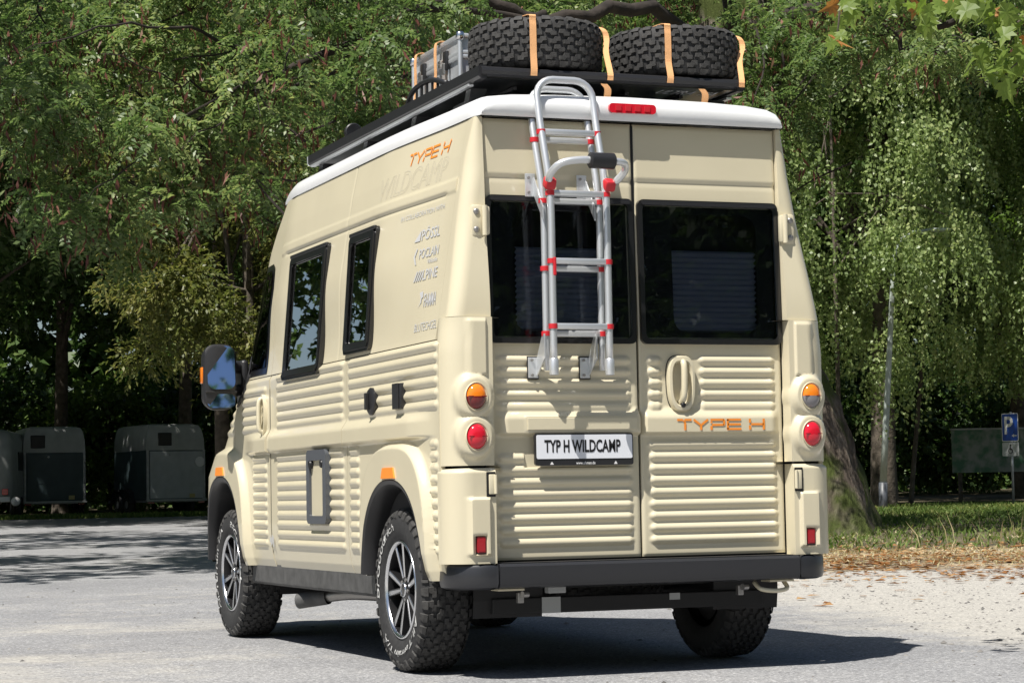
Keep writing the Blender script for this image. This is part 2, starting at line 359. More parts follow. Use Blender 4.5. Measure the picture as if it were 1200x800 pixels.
def grass(name, N, lr, Dr, h0, m, dens, seed, lean=.5, wd=.007, label='', clump=None):
    g = np.random.default_rng(seed); l = g.uniform(*lr, N); D = g.uniform(*Dr, N); k = g.random(N) < dens(l, D); l, D = l[k], D[k]; N = len(l)
    P = lD(l, D); Z = gz(l, D)-.01; h = h0*g.uniform(.35, 1.2, N); a = g.uniform(0, 6.28, N); ln = g.uniform(.1, 1, N)*lean; w_ = wd*g.uniform(.7, 1.4, N)
    V = np.zeros((N, 4, 3)); dx, dy = np.cos(a), np.sin(a); b = g.uniform(0, 6.28, N); px, py = np.cos(b), np.sin(b)
    for i, (t, s_) in enumerate(((0, -1), (.55, -.8), (1, 0), (.55, .8))):
        if i == 0: s_ = 0
        V[:, i, 0] = P[:, 0]+dx*ln*h*t*t+px*w_*s_; V[:, i, 1] = P[:, 1]+dy*ln*h*t*t+py*w_*s_; V[:, i, 2] = Z+h*t*(1-.25*ln*t)
    o = stuff(addq(name, V.reshape(-1, 3), np.arange(4*N).reshape(-1, 4), m)); tag(o, label, 'grass'); return o
GRASSG = leaf_mat('green_grass', [(.045, .085, .02), (.09, .15, .035), (.16, .21, .06), (.30, .30, .12)], .35, .6, .2, .8)
GRASSD = leaf_mat('dry_grass', [(.22, .20, .09), (.38, .33, .18), (.52, .46, .28), (.6, .55, .38)], .3, .7, .2, .8)
grass('green_grass', 80000, (1.5, 16), (25.2, 50), .11, GRASSG, lambda l, D: ss(25.5, 29, D)*(.4+.6*vnoise(l, D, .5, 3)), 21, wd=.016, lean=1.3, label='green grass on the low mound behind the verge')
grass('dry_grass', 14000, (1.2, 12), (21.8, 31), .06, GRASSD, lambda l, D: ss(22, 24.5, D)*(1-.7*ss(27, 30, D))*(vnoise(l, D, .8, 12) > .3), 22, wd=.011, lean=1.6, label='dry straw-coloured grass along the verge')
grass('grass_stalks', 70, (4.4, 9), (25, 27.5), .42, GRASSD, lambda l, D: np.ones_like(l), 23, wd=.006, lean=.6, label='thin pale grass stalks standing at the verge edge')
grass('roadside_grass', 9000, (-17, -2), (58.8, 61.5), .14, GRASSG, lambda l, D: np.ones_like(l), 24, wd=.03, label='strip of green grass at the far edge of the lot before the trailers')

# =================================================================== foliage
BARK = mat('grey_brown_bark', (.095, .078, .06), .9, noise=.5, nscale=6, bump=1., bscale=14)
BARKM = mat('mossy_bark', (.13, .115, .085), .9, noise=.45, nscale=3, bump=.9, bscale=9)
BARKB = mat('pale_birch_bark', (.30, .28, .25), .85, noise=.5, nscale=4, bump=.5, bscale=12)
LOCUST = leaf_mat('locust_leaf', [(0.039, 0.07, 0.023), (0.087, 0.142, 0.046), (0.17, 0.235, 0.085), (0.319, 0.355, 0.138)], .42, .42, .45, .5)
GOLD = leaf_mat('golden_green_leaf', [(.07, .095, .026), (.12, .145, .04), (.18, .19, .06), (.26, .24, .085)], .42, .45, .4, .6)
BIRCH = leaf_mat('birch_leaf', [(0.114, 0.17, 0.056), (0.203, 0.276, 0.097), (0.324, 0.406, 0.162), (0.518, 0.551, 0.259)], .42, .42, .5, .6)
DARKL = leaf_mat('dark_broad_leaf', [(0.035, 0.069, 0.02), (0.062, 0.112, 0.033), (0.1, 0.156, 0.048), (0.15, 0.2, 0.062)], .32, .45, .4, .3)
MIDL = leaf_mat('mid_green_leaf', [(0.061, 0.108, 0.027), (0.108, 0.176, 0.041), (0.162, 0.243, 0.061), (0.257, 0.297, 0.088)], .36, .40, .5, .4)
PODS = leaf_mat('locust_pods', [(.06, .022, .016), (.11, .04, .028), (.17, .07, .05), (.20, .12, .07)], .1, .5, .3, 2)
def nrm(a): return a/(np.linalg.norm(a, axis=-1, keepdims=True)+1e-9)
def leaf_quads(name, P, Dv, Nv, Ln, Wd, m, parent=None, fold=.18):
    Dv = nrm(Dv); S = nrm(np.cross(Nv, Dv)); Nn = np.cross(Dv, S); L_ = Ln[:, None]; W_ = Wd[:, None]; N = len(P)
    V = np.zeros((N, 4, 3), np.float32)
    V[:, 0] = P; V[:, 1] = P+Dv*L_*.45-S*W_*.5+Nn*W_*fold; V[:, 2] = P+Dv*L_-Nn*L_*.12; V[:, 3] = P+Dv*L_*.45+S*W_*.5+Nn*W_*fold
    return addq(name, V.reshape(-1, 3), np.arange(4*N, dtype=np.int32).reshape(-1, 4), m, parent)
def rep_(a, n): return np.repeat(a, n, axis=0)
def sprays(g, C, R, per, kind):
    """clump centres C (n,3), radii R (n,) → leaf arrays. kinds: pinnate, broad, weep, fine"""
    n = len(C); off = g.normal(0, 1, (n*per, 3)); off = off/np.linalg.norm(off, axis=1)[:, None]*(g.random((n*per, 1))**.45); off[:, 2] *= .62
    base = rep_(C, per)+off*rep_(R, per)[:, None]; out = nrm(off+np.array([0, 0, .1])); M_ = len(base)
    if kind == 'pinnate':
        k = 14; Lr = g.uniform(.20, .36, M_); d = nrm(out*np.array([1, 1, .4])+g.normal(0, .5, (M_, 3))+np.array([0, 0, -.25])); up = nrm(np.array([0, 0, 1.])+g.normal(0, .35, (M_, 3))); s = nrm(np.cross(up, d)); up2 = np.cross(d, s)
        t = np.tile(np.linspace(.12, 1, k), M_)[:, None]; sg = np.tile(np.where(np.arange(k) % 2, 1., -1.), M_)[:, None]; L_ = rep_(Lr, k)[:, None]
        P = rep_(base, k)+rep_(d, k)*L_*t-np.array([0, 0, 1])*L_*.45*t*t; dv = rep_(s, k)*sg+rep_(d, k)*.35+g.normal(0, .15, (M_*k, 3))-np.array([0, 0, .25]); nv = rep_(up2, k)+g.normal(0, .25, (M_*k, 3))
        return P, dv, nv, g.uniform(.065, .10, M_*k), g.uniform(.032, .045, M_*k)
    if kind == 'weep':
        k = 20; Lr = g.uniform(.5, 1.5, M_); t = np.tile(np.linspace(0, 1, k), M_)[:, None]; L_ = rep_(Lr, k)[:, None]; d = rep_(nrm(out*np.array([1, 1, 0])+g.normal(0, .3, (M_, 3))*np.array([1, 1, 0])), k)
        P = rep_(base, k)+d*L_*.30*np.sqrt(t)-np.array([0, 0, 1])*L_*t+g.normal(0, .035, (M_*k, 3)); dv = np.array([0, 0, -1.])+g.normal(0, .65, (M_*k, 3)); nv = g.normal(0, 1, (M_*k, 3))+np.array([-.35, -.35, .45])
        return P, dv, nv, g.uniform(.07, .105, M_*k), g.uniform(.055, .08, M_*k)
    if kind == 'fine':
        k = 9; Lr = g.uniform(.25, .55, M_); t = np.tile(np.linspace(.1, 1, k), M_)[:, None]; L_ = rep_(Lr, k)[:, None]; d = rep_(nrm(out+g.normal(0, .5, (M_, 3))+np.array([0, 0, -.2])), k)
        P = rep_(base, k)+d*L_*t-np.array([0, 0, 1])*L_*.35*t*t; dv = d+g.normal(0, .6, (M_*k, 3))-np.array([0, 0, .3]); nv = np.array([0, 0, 1.])+g.normal(0, .6, (M_*k, 3))
        return P, dv, nv, g.uniform(.09, .15, M_*k), g.uniform(.045, .07, M_*k)
    k = 7; Lr = g.uniform(.25, .6, M_); t = np.tile(np.linspace(.15, 1, k), M_)[:, None]; L_ = rep_(Lr, k)[:, None]; d = rep_(nrm(out+g.normal(0, .5, (M_, 3))), k)
    P = rep_(base, k)+d*L_*t-np.array([0, 0, 1])*L_*.3*t*t; dv = d+g.normal(0, .7, (M_*k, 3))-np.array([0, 0, .25]); nv = np.array([0, 0, 1.])+g.normal(0, .5, (M_*k, 3))
    return P, dv, nv, g.uniform(.16, .26, M_*k), g.uniform(.11, .17, M_*k)
def crown_pts(g, c, r, n, shell=.55, flat=None):
    d = g.normal(0, 1, (n, 3)); d /= np.linalg.norm(d, axis=1)[:, None]; q = (shell+(1-shell)*g.random((n, 1))**.7); return np.array(c)+d*q*np.array(r)
def limbs(base, top, targets, r, g, n=7):
    """tapered trunk plus limbs reaching for the targets; one joined mesh"""
    m_ = MB(); base = np.array(base, float); top = np.array(top, float); mid = (base+top)/2+g.normal(0, .12, 3)*np.array([1, 1, 0])
    tp = spl([base-np.array([0, 0, .3]), base+(mid-base)*.12, mid, top], 6); rr = np.interp(np.linspace(0, 1, len(tp)), [0, .08, .2, 1], [r*1.55, r*1.25, r, r*.35]); m_.tube(tp, rr, 12)
    for t in targets:
        f = g.uniform(.55, .95); s = tp[int(f*(len(tp)-1))]; t = np.array(t); q = s+(t-s)*.5+np.array([0, 0, .12*np.linalg.norm(t-s)*g.uniform(.2, 1)])+g.normal(0, .15, 3)
        pp = spl([s, q, t], 5); m_.tube(pp, np.linspace(r*.42*(1.1-f*.5), r*.05+.008, len(pp)), 7)
    return m_
def tree(name, label, base, H, cr, czf, m, kind, nc, per, r=.22, bark=BARK, seed=1, group=None, crad=.23, cat='tree', shift=(0, 0), zmin=None):
    """H total height, cr crown radii (x,y,z), czf crown centre height"""
    g = np.random.default_rng(seed); t = empty(name, tuple(base)); tag(t, label, cat, group)
    c = np.array([shift[0], shift[1], czf]); C = crown_pts(g, c, cr, nc); C = C[C[:, 2] > .5]
    Rr = g.uniform(.75, 1.3, len(C))*crad*np.mean(cr[:2]); P, dv, nv, Ln, Wd = sprays(g, C, Rr, per, kind)
    if zmin is not None:
        kz = P[:, 2] > zmin+.5*(vnoise(P[:, 0], P[:, 1], 1.3, 5)-.5)*2; P, dv, nv, Ln, Wd = P[kz], dv[kz], nv[kz], Ln[kz], Wd[kz]
    leaf_quads('crown', P, dv, nv, Ln, Wd, m, t)
    tg = C[g.permutation(len(C))[:min(16 if kind != 'weep' else 7, len(C))]]; o = limbs((0, 0, 0), (c[0]*.6, c[1]*.6, czf+cr[2]*.5), tg, r, g).build('trunk', bark, t, smooth=True)
    return t
G1 = 'tall broadleaf trees behind the trailers'
def base(px, D): return gpt(px, D)
# --- left background: dense canopy over the trailers
for i, (px, D, cr, cz, lab, sd) in enumerate([
        (-150, 60, (5, 4.5, 6.0), 9.6, 'dark broadleaf tree standing left of the left-hand horse trailer', 31),
        (70, 68, (5, 4.5, 6.0), 10.6, 'dark broadleaf tree rising directly behind the left-hand horse trailer', 32),
        (215, 66, (4.6, 4.2, 5.8), 10.0, 'dark broadleaf tree rising behind the horse trailer with the round sticker', 33),
        (430, 62, (5, 4.5, 6.0), 10.0, 'dark broadleaf tree seen just left of the van roof', 34)]):
    tree('broadleaf_tree', lab, base(px, D), 16, cr, cz, DARKL, 'broad', 80, 58, .26, seed=sd, group=G1, crad=.20)
tree('broadleaf_tree', 'dark broadleaf tree added so its overhanging crown shades both horse trailers', base(-135, 56), 16, (5.0, 4.4, 3.6), 9.8, DARKL, 'broad', 90, 46, .26, seed=35, group=G1, crad=.24, shift=(_rh[0]*2.6, _rh[1]*2.6))  # tree added for the shade it drops on the trailers
tree('golden_tree', 'yellow-green fine-leaved tree beside the van mirror', base(290, 47), 13, (3.3, 2.8, 4.9), 7.2, GOLD, 'fine', 120, 84, .2, seed=41, crad=.21)
for i, (px, D, sd, lab) in enumerate([(-70, 48, 36, 'unseen tall tree added so its high crown shades the left trailers'), (262, 50, 37, 'tall tree with a slim dark trunk beside the van mirror, high crown added for shade'), (450, 50, 38, 'unseen tall tree behind the van, added for the shade of its crown')]):
    tree('broadleaf_tree', lab, base(px, D), 20, (5.6, 4.6, 3.2), 15.8, DARKL, 'broad', 70, 46, .2, seed=sd, group=G1, crad=.22)  # crowns added above the view to darken the left distance
tree('golden_tree', 'yellow-green fine-leaved tree hidden mostly behind the van', base(430, 50), 12, (3.0, 2.6, 4.4), 6.4, GOLD, 'fine', 90, 60, .2, seed=42, crad=.26)
# low dark shrubs around the trailers
for i, (px, D, sd, lab) in enumerate([(130, 70, 51, 'dark shrub in the gap between the two horse trailers'), (20, 71, 52, 'dark shrub behind the left-hand horse trailer'), (300, 70, 53, 'dark shrub just left of the van nose'), (-90, 70, 54, 'dark shrub behind the white caravan'), (225, 72, 55, 'dark shrub behind the horse trailer with the sticker')]):
    tree('shrub', lab, base(px, D), 4, (2.4, 2.0, 2.2), 2.3, MIDL if i == 0 else DARKL, 'broad', 40, 34, .06, seed=sd, group='shrubs behind the trailers', cat='shrub', crad=.3)
# --- right background
GB = 'weeping birches right of the van'
for i, (px, D, cr, cz, sd, lab) in enumerate([
        (985, 44, (3.0, 2.6, 5.0), 7.0, 61, 'weeping birch just right of the van window, left of the lamp post'),
        (1066, 48, (3.2, 2.6, 5.2), 7.0, 62, 'weeping birch in front of the information board, right of the lamp post'),
        (1275, 47.5, (3.2, 2.6, 5.2), 7.0, 63, 'weeping birch at the right edge behind the parking sign')]):
    tree('birch_tree', lab, base(px, D), 12, cr, cz, BIRCH, 'weep', 64, 34, .06, BARK, seed=sd, group=GB, crad=.19, zmin=1.5 if i == 0 else 2.6, shift=(_rh[0]*1.2, _rh[1]*1.2) if i == 1 else (0, 0))
for i, (px, D, cr, cz, sd, lab) in enumerate([
        (880, 62, (5, 4.4, 6.2), 9.8, 71, 'dark broadleaf tree behind the right side of the van roof'),
        (1040, 58, (4.6, 4.2, 5.6), 9.2, 72, 'dark broadleaf tree behind the lamp post'),
        (1200, 60, (5, 4.4, 6.0), 9.4, 73, 'dark broadleaf tree behind the information board'),
        (1035, 47, (4.2, 4.0, 3.2), 11.2, 75, 'dark broadleaf tree added to shade the information board'),  # added so that its crown keeps the board in shade
        (1400, 52, (4.6, 4.2, 5.0), 8.6, 74, 'dark broadleaf tree beyond the right edge of the picture')]):
    tree('broadleaf_tree', lab, base(px, D), 16, cr, cz, DARKL if i % 2 else MIDL, 'broad', 76, 56, .3, seed=sd, group='tall broadleaf trees right of the van', crad=.20)
for i, (px, D, sd, lab) in enumerate([(1010, 68, 81, 'dark shrub left of the lamp post'), (1120, 70, 82, 'dark shrub behind the left half of the information board'), (1230, 68, 83, 'dark shrub behind the right half of the information board'), (900, 68, 84, 'dark shrub hidden behind the van body')]):
    tree('shrub', lab, base(px, D), 4, (2.6, 2.2, 2.4), 2.2, DARKL, 'broad', 40, 34, .06, seed=sd, group='shrubs behind the information board', cat='shrub', crad=.3)
# --- far wood closing the view
g = np.random.default_rng(91); N = 5600
l = g.uniform(-48, 48, N); D = g.uniform(84, 104, N); z = 22*g.random(N)**.8; P2 = lD(l, D); C = np.column_stack([P2, hgt(P2[:, 0], P2[:, 1])+z]); Rr = g.uniform(.9, 1.8, N)
P, dv, nv, Ln, Wd = sprays(g, C, Rr, 7, 'broad'); o = stuff(leaf_quads('far_wood', P, dv, nv, Ln*2.4, Wd*2.6, DARKL)); tag(o, 'dark distant wood closing the view behind all the trees', 'wood')

# --- big leaning locust behind the van's right side, its limbs over the whole top of the picture
lb = gpt(905, 31); lo = empty('locust_tree', tuple(lb)); tag(lo, 'big locust with mossy leaning trunk right of the van and hanging branches across the top', 'tree')
g = np.random.default_rng(101)
def rel(p): return np.asarray(p)-lb
# trunk with buttressed foot
V = []; F = []; n = 40; st_ = [(905, 640, 1.62), (905, 612, 1.46), (905, 560, 1.24), (900, 500, 1.07), (895, 460, .94), (890, 430, .82), (882, 380, .70), (872, 250, .58), (868, 90, .52), (850, -80, .42)]
ax_ = spl([rel(at(a, b, 31)) for a, b, c in st_], 6); rad = spl([(c, 0, 0) for a, b, c in st_], 6)[:, 0]
for i, (p, r_) in enumerate(zip(ax_, rad)):
    k = max(0, 1-i/22)
    for j in range(n):
        a = 2*math.pi*j/n; rr = r_*(1+.11*k*math.sin(5*a+1.3)+.06*k*math.sin(9*a)+.035*math.sin(14*a+.7*i*.3)+.02*math.sin(23*a+i))
        V.append((p[0]+rr*math.cos(a), p[1]+rr*math.sin(a), p[2]))
for i in range(len(ax_)-1):
    for j in range(n): F.append((i*n+j, i*n+(j+1) % n, (i+1)*n+(j+1) % n, (i+1)*n+j))
def moss_bark():
    m = bpy.data.materials.new('mossy_trunk'); m.use_nodes = True; nn = m.node_tree; L = nn.links.new; b = nn.nodes['Principled BSDF']; b.inputs['Roughness'].default_value = .95; b.inputs['Specular IOR Level'].default_value = .15
    tc = nn.nodes.new('ShaderNodeTexCoord'); mp = nn.nodes.new('ShaderNodeMapping'); mp.inputs['Scale'].default_value = (1, 1, .22); L(tc.outputs['Object'], mp.inputs['Vector'])
    a = nn.nodes.new('ShaderNodeTexNoise'); a.inputs['Scale'].default_value = 7; a.inputs['Detail'].default_value = 8; a.inputs['Roughness'].default_value = .65; L(mp.outputs[0], a.inputs['Vector'])
    r = nn.nodes.new('ShaderNodeValToRGB'); e = r.color_ramp.elements; e[0].position = .34; e[0].color = (.035, .028, .022, 1); e[1].position = .68; e[1].color = (.27, .23, .19, 1); x = e.new(.5); x.color = (.13, .105, .085, 1); L(a.outputs['Fac'], r.inputs['Fac'])
    b2 = nn.nodes.new('ShaderNodeTexNoise'); b2.inputs['Scale'].default_value = 1.6; b2.inputs['Detail'].default_value = 7; L(tc.outputs['Object'], b2.inputs['Vector'])
    r2 = nn.nodes.new('ShaderNodeValToRGB'); r2.color_ramp.elements[0].position = .47; r2.color_ramp.elements[1].position = .60; L(b2.outputs['Fac'], r2.inputs['Fac'])
    mx = nn.nodes.new('ShaderNodeMixRGB'); mx.inputs[2].default_value = (.075, .095, .028, 1); L(r2.outputs[0], mx.inputs[0]); L(r.outputs[0], mx.inputs[1]); L(mx.outputs[0], b.inputs['Base Color'])
    bp = nn.nodes.new('ShaderNodeBump'); bp.inputs['Strength'].default_value = 1; bp.inputs['Distance'].default_value = .09; L(a.outputs['Fac'], bp.inputs['Height']); L(bp.outputs['Normal'], b.inputs['Normal']); return m
addq('trunk', np.array(V), np.array(F), moss_bark(), lo, smooth=True)
regs = [  # px0, px1, py0, py1, D0, D1, count  (where the hanging sprays of the crown are)
    (-30, 560, -70, 55, 25, 33, 105), (0, 480, 40, 150, 24, 31, 74), (20, 330, 130, 240, 24, 29, 36), (30, 160, 220, 305, 24, 27, 12), (330, 520, 120, 190, 27, 31, 18), (200, 330, 190, 265, 26, 30, 6),
    (540, 900, -70, 30, 30.5, 34, 60), (860, 960, 0, 130, 28, 33, 26), (860, 915, 110, 260, 29, 33, 14), (950, 1230, -70, 75, 27, 33, 60)]
C = []
for (a, b, c, d, e, f_, k) in regs:
    for _ in range(k): C.append(at(g.uniform(a, b), g.uniform(c, d), g.uniform(e, f_)))
C = np.array([rel(p) for p in C])
# crown going on above the frame
ex = crown_pts(g, np.array(rel(at(420, -330, 34))), (6.5, 4, 2.2), 70, .3); CC = np.vstack([C, ex])
P, dv, nv, Ln, Wd = sprays(g, CC, np.full(len(CC), .37)*g.uniform(.5, 1.5, len(CC)), 25, 'pinnate'); leaf_quads('crown', P, dv, nv, Ln, Wd, LOCUST, lo)
# pods
pc = C[g.random(len(C)) < .6]; k = 30; M_ = len(pc)*k; pb = rep_(pc, k)+g.normal(0, .30, (M_, 3))*np.array([1, 1, .6])-np.array([0, 0, .12])
o = leaf_quads('seed_pods', pb, np.array([0, 0, -1.])+g.normal(0, .35, (M_, 3)), g.normal(0, 1, (M_, 3)), g.uniform(.10, .20, M_), g.uniform(.026, .04, M_), PODS, lo, .3); stuff(o)
# limbs
lm = [([(868, 90, 31), (760, 10, 30), (640, 22, 29.5), (540, -5, 29), (430, 40, 28.5), (330, 85, 28), (275, 110, 27.5), (240, 130, 27), (170, 165, 26.5)], .30, .02),
      ([(640, 22, 29.5), (520, 10, 28.5), (400, -10, 28), (250, -5, 27)], .15, .03), ([(430, 40, 28.5), (380, 90, 28), (300, 120, 27), (190, 190, 26)], .09, .015), ([(275, 110, 27.5), (225, 100, 27), (120, 60, 26)], .06, .015),
      ([(868, 90, 31), (930, 20, 30.5), (1010, 15, 30), (1090, 30, 29.5), (1180, 0, 29)], .26, .04), ([(1010, 15, 30), (1060, 55, 29.6), (1100, 62, 29.4), (1140, 45, 29.2)], .08, .02), ([(880, 250, 31), (905, 160, 30.5), (915, 60, 30)], .12, .03),
      ([(330, 85, 28), (240, 40, 27), (130, 30, 26), (20, 60, 25.5)], .08, .012), ([(240, 130, 27), (150, 195, 26), (90, 240, 25.5)], .05, .01), ([(868, 90, 31), (820, -60, 30), (600, -200, 29.5), (350, -260, 29)], .32, .08)]
LBARK = mat('dark_locust_bark', (.032, .025, .02), .95, noise=.4, nscale=5, bump=.8, bscale=12)
for pts, r0, r1 in lm:
    pp = spl([rel(at(q[0], q[1], q[2]-1.6*float(ss(868, 620, q[0])))) for q in pts], 5); pp = pp+g.normal(0, .03, pp.shape); MB().tube(pp, np.linspace(r0, r1, len(pp))*(.34 if pts[-1][0] < 700 else .6), 9).build('limb', LBARK, lo, smooth=True)
for i in g.permutation(len(C))[:170]:
    c = C[i]; q = c+g.normal(0, .5, 3)+np.array([.4, 0, .35]); pp = spl([q, (q+c)/2+g.normal(0, .1, 3), c, c+g.normal(0, .22, 3)-np.array([0, 0, .2])], 3)
    MB().tube(pp, np.linspace(.016, .005, len(pp)), 5).build('twig', LBARK, lo)
# --- trees beside and behind the camera (their shade lies on the road, the van's glass mirrors them)
def side_tree(l, D, cz, cr, seed, lab, nc=70, m=MIDL):
    p = lD(np.array(l), np.array(D)); return tree('roadside_tree', lab, (p[0], p[1], float(hgt(p[0], p[1]))), cz*1.5, cr, cz, m, 'broad', nc, 26, .24, seed=seed, group='roadside trees left of the lot', crad=.2)
s1 = side_tree(-9.8, 22.5, 9.8, (4.0, 4.6, 1.9), 111, 'roadside tree left of the lot nearest the van', 46)
side_tree(-11.5, 34, 12.0, (4.4, 6.0, 2.2), 112, 'roadside tree left of the lot, middle of three', 64)
side_tree(-16, 49, 10.5, (5.5, 5.5, 3.2), 113, 'roadside tree left of the lot nearest the trailers', 70)
for (l_, D_, r_, lab) in ((9, -26, .3, 'tree behind the viewer to the right'), (16, -18, 2.0, 'tree behind the viewer, furthest right'), (2, -34, 4.1, 'tree behind the viewer, straight back')):
    p = lD(np.array(l_), np.array(D_)); c = copy_tree(s1); c.location = (p[0], p[1], -3.2); c.rotation_euler = (0, 0, r_); c.scale = (1.35, 1.35, 1.35); c['label'] = lab; c['group'] = 'trees behind the viewer'

# --- woods beside and behind the viewer, mirrored in the glass
def wood(name, N, lr, Dr, zmax, seed, label):
    g = np.random.default_rng(seed); l = g.uniform(*lr, N); D = g.uniform(*Dr, N); z = zmax*g.random(N)**.85; P2 = lD(l, D); C = np.column_stack([P2, hgt(P2[:, 0], P2[:, 1])+z]); Rr = g.uniform(.9, 1.8, N)
    P, dv, nv, Ln, Wd = sprays(g, C, Rr, 12, 'broad'); o = stuff(leaf_quads(name, P, dv, nv, Ln*1.5, Wd*1.6, DARKL)); tag(o, label, 'wood')
wood('left_wood', 2700, (-38, -28), (2, 84), 23, 141, 'wood along the left side of the lot, outside the picture')
wood('rear_wood', 1300, (2, 48), (-34, -24), 15, 142, 'wood behind the viewer')
wood('right_wood', 900, (26, 34), (-24, 20), 14, 143, 'wood along the right side of the lot, outside the picture')

g = np.random.default_rng(151); N = 1100; l = g.uniform(-42, 42, N); D = g.uniform(72, 84, N); z = 3.2*g.random(N)**1.3; P2 = lD(l, D); C = np.column_stack([P2, hgt(P2[:, 0], P2[:, 1])+z])
P, dv, nv, Ln, Wd = sprays(g, C, g.uniform(.6, 1.2, N), 14, 'broad'); o = stuff(leaf_quads('undergrowth', P, dv, nv, Ln*1.5, Wd*1.6, DARKL)); tag(o, 'dark undergrowth along the foot of the distant wood', 'undergrowth')
# =================================================================== the camper van (rear face near y=0, nose towards +y)
VAN = empty('camper_van', (0, 0, 0))
tag(VAN, 'cream camper van with corrugated sides, rear ladder and loaded roof rack parked on the asphalt', 'camper van')
YR, YF, WZ = .70, 4.10, .397            # wheel centres
def hw(z): return np.interp(z, [.45, .50, .58, .7, 1.55, 1.565, 1.60, 2.45, 2.62, 2.7], [.962, .982, .996, 1.0, 1.0, .990, .983, .842, .806, .79])
def zA(y): return np.interp(y, [3.0, 3.2, 3.6, 4.3, 4.9, 5.1, 5.2], [2.625, 2.625, 2.28, 1.58, 1.28, 1.0, .7])
def inset(y, z):
    y0 = np.interp(z, [.5, 1.0, 1.2, 1.4, 1.6, 2.6], [4.48, 4.42, 4.14, 3.88, 3.58, 3.52]); d = np.asarray(y, float)-y0
    t = .5*(d+np.sqrt(d*d+.006)); return np.where(d < -.35, 0, np.maximum(0, .27*t-.27*.0021/.35))
def bulge(y, z): return .050*ss(1.6, 2.05, z)*ss(.10, 1.25, y)*(1-ss(2.85, 3.6, y))
def sx(y, z, off=0.): return hw(z)-inset(y, z)+bulge(y, z)+off
RIBH = .0122
def ribs(a, z, zl, a0, a1, h=RIBH):
    """a: along coordinate, ribs between a0 and a1"""
    out = np.zeros(np.broadcast(a, z).shape)
    e = ss(0, .032, a-a0)*ss(0, .032, a1-a)
    wd = .0240*(.45+.55*e)
    for zc in zl:
        u = (z-zc)/wd; out += np.where(np.abs(u) < 1, h*e*np.cos(np.clip(u, -1, 1)*math.pi/2)**1.05, 0)
    return out
def belt(z): return .032*ss(1.116, 1.136, z)*(1-ss(1.196, 1.264, z))
S_UP = [1.272+.0555*k for k in range(6)]; S_LO = [.594+.0552*k for k in range(10)]
def sup(dy, dz, p=2.6): return (np.abs(dy)**p+np.maximum(dz, 0)**p)**(1/p)
def flare(y, z, yc, a, b):
    rho = sup((y-yc)/a, (z-.40)/b, 3.2)
    return .048*(1-ss(.972, 1.028, rho)), rho
ARCH = {'r': (YR-.04, .485, .535), 'f': (YF, .50, .60)}
def arch_rho(y, z, k):
    yc, a, b = ARCH[k]; return sup((y-yc)/a, (z-.40)/b, 2.3)
def sgrid(name, ys, zs, relief, s, m, parent, arch=None, ztop=None, lip=.025, holes=()):
    """a side panel as a dense sheet with relief; edges turned inwards"""
    Y, Z = np.meshgrid(np.asarray(ys, float), np.asarray(zs, float), indexing='ij')
    if ztop is not None:
        z0 = zs[0]; Z = z0+(Z-z0)*((ztop(Y)-z0)/(zs[-1]-z0))
    ins = np.zeros(Y.shape, bool)
    if arch:
        rho = arch_rho(Y, Z, arch); yc, a, b = ARCH[arch]; ins = (rho < 1) | ((np.abs(Y-yc) < a) & (Z < .40))
        sc = np.where((rho < 1) & (Z > .40), 1/np.maximum(rho, 1e-4), 1.)
        low = (Z <= .40) & ins
        Y2 = yc+(Y-yc)*sc; Z2 = np.where(Z > .40, .40+(Z-.40)*sc, Z)
        Y2 = np.where(low, np.where(Y > yc, yc+a, yc-a), Y2)
        Y, Z = np.where(ins, Y2, Y), np.where(ins, Z2, Z)
    X = s*(sx(Y, Z)+relief(Y, Z)); ny, nz = Y.shape
    V = np.stack([X, Y, Z], -1).reshape(-1, 3); idx = np.arange(ny*nz).reshape(ny, nz)
    Q = np.stack([idx[:-1, :-1], idx[1:, :-1], idx[1:, 1:], idx[:-1, 1:]], -1).reshape(-1, 4)
    if arch:
        fi = ins.reshape(-1)[Q]; Q = Q[~fi.all(1)]
    for (y0, y1, z0, z1) in holes:
        c = V[Q].mean(1); Q = Q[~((c[:, 1] > y0) & (c[:, 1] < y1) & (c[:, 2] > z0) & (c[:, 2] < z1))]
    # lips
    ring = np.concatenate([idx[:, 0], idx[-1, 1:], idx[-2::-1, -1], idx[0, -2:0:-1]])
    Vl = V[ring].copy(); Vl[:, 0] -= s*lip
    b = len(V); n = len(ring); V = np.vstack([V, Vl])
    ql = np.array([(ring[i], ring[(i+1) % n], b+(i+1) % n, b+i) for i in range(n)])
    keep = ~((ins.reshape(-1)[ql[:, 0]]) & (ins.reshape(-1)[ql[:, 1]])) if arch else np.ones(n, bool)
    Q = np.vstack([Q, ql[keep]])
    if s > 0: Q = Q[:, ::-1]
    return addq(name, V, Q, m, parent, smooth=True, angle=48)
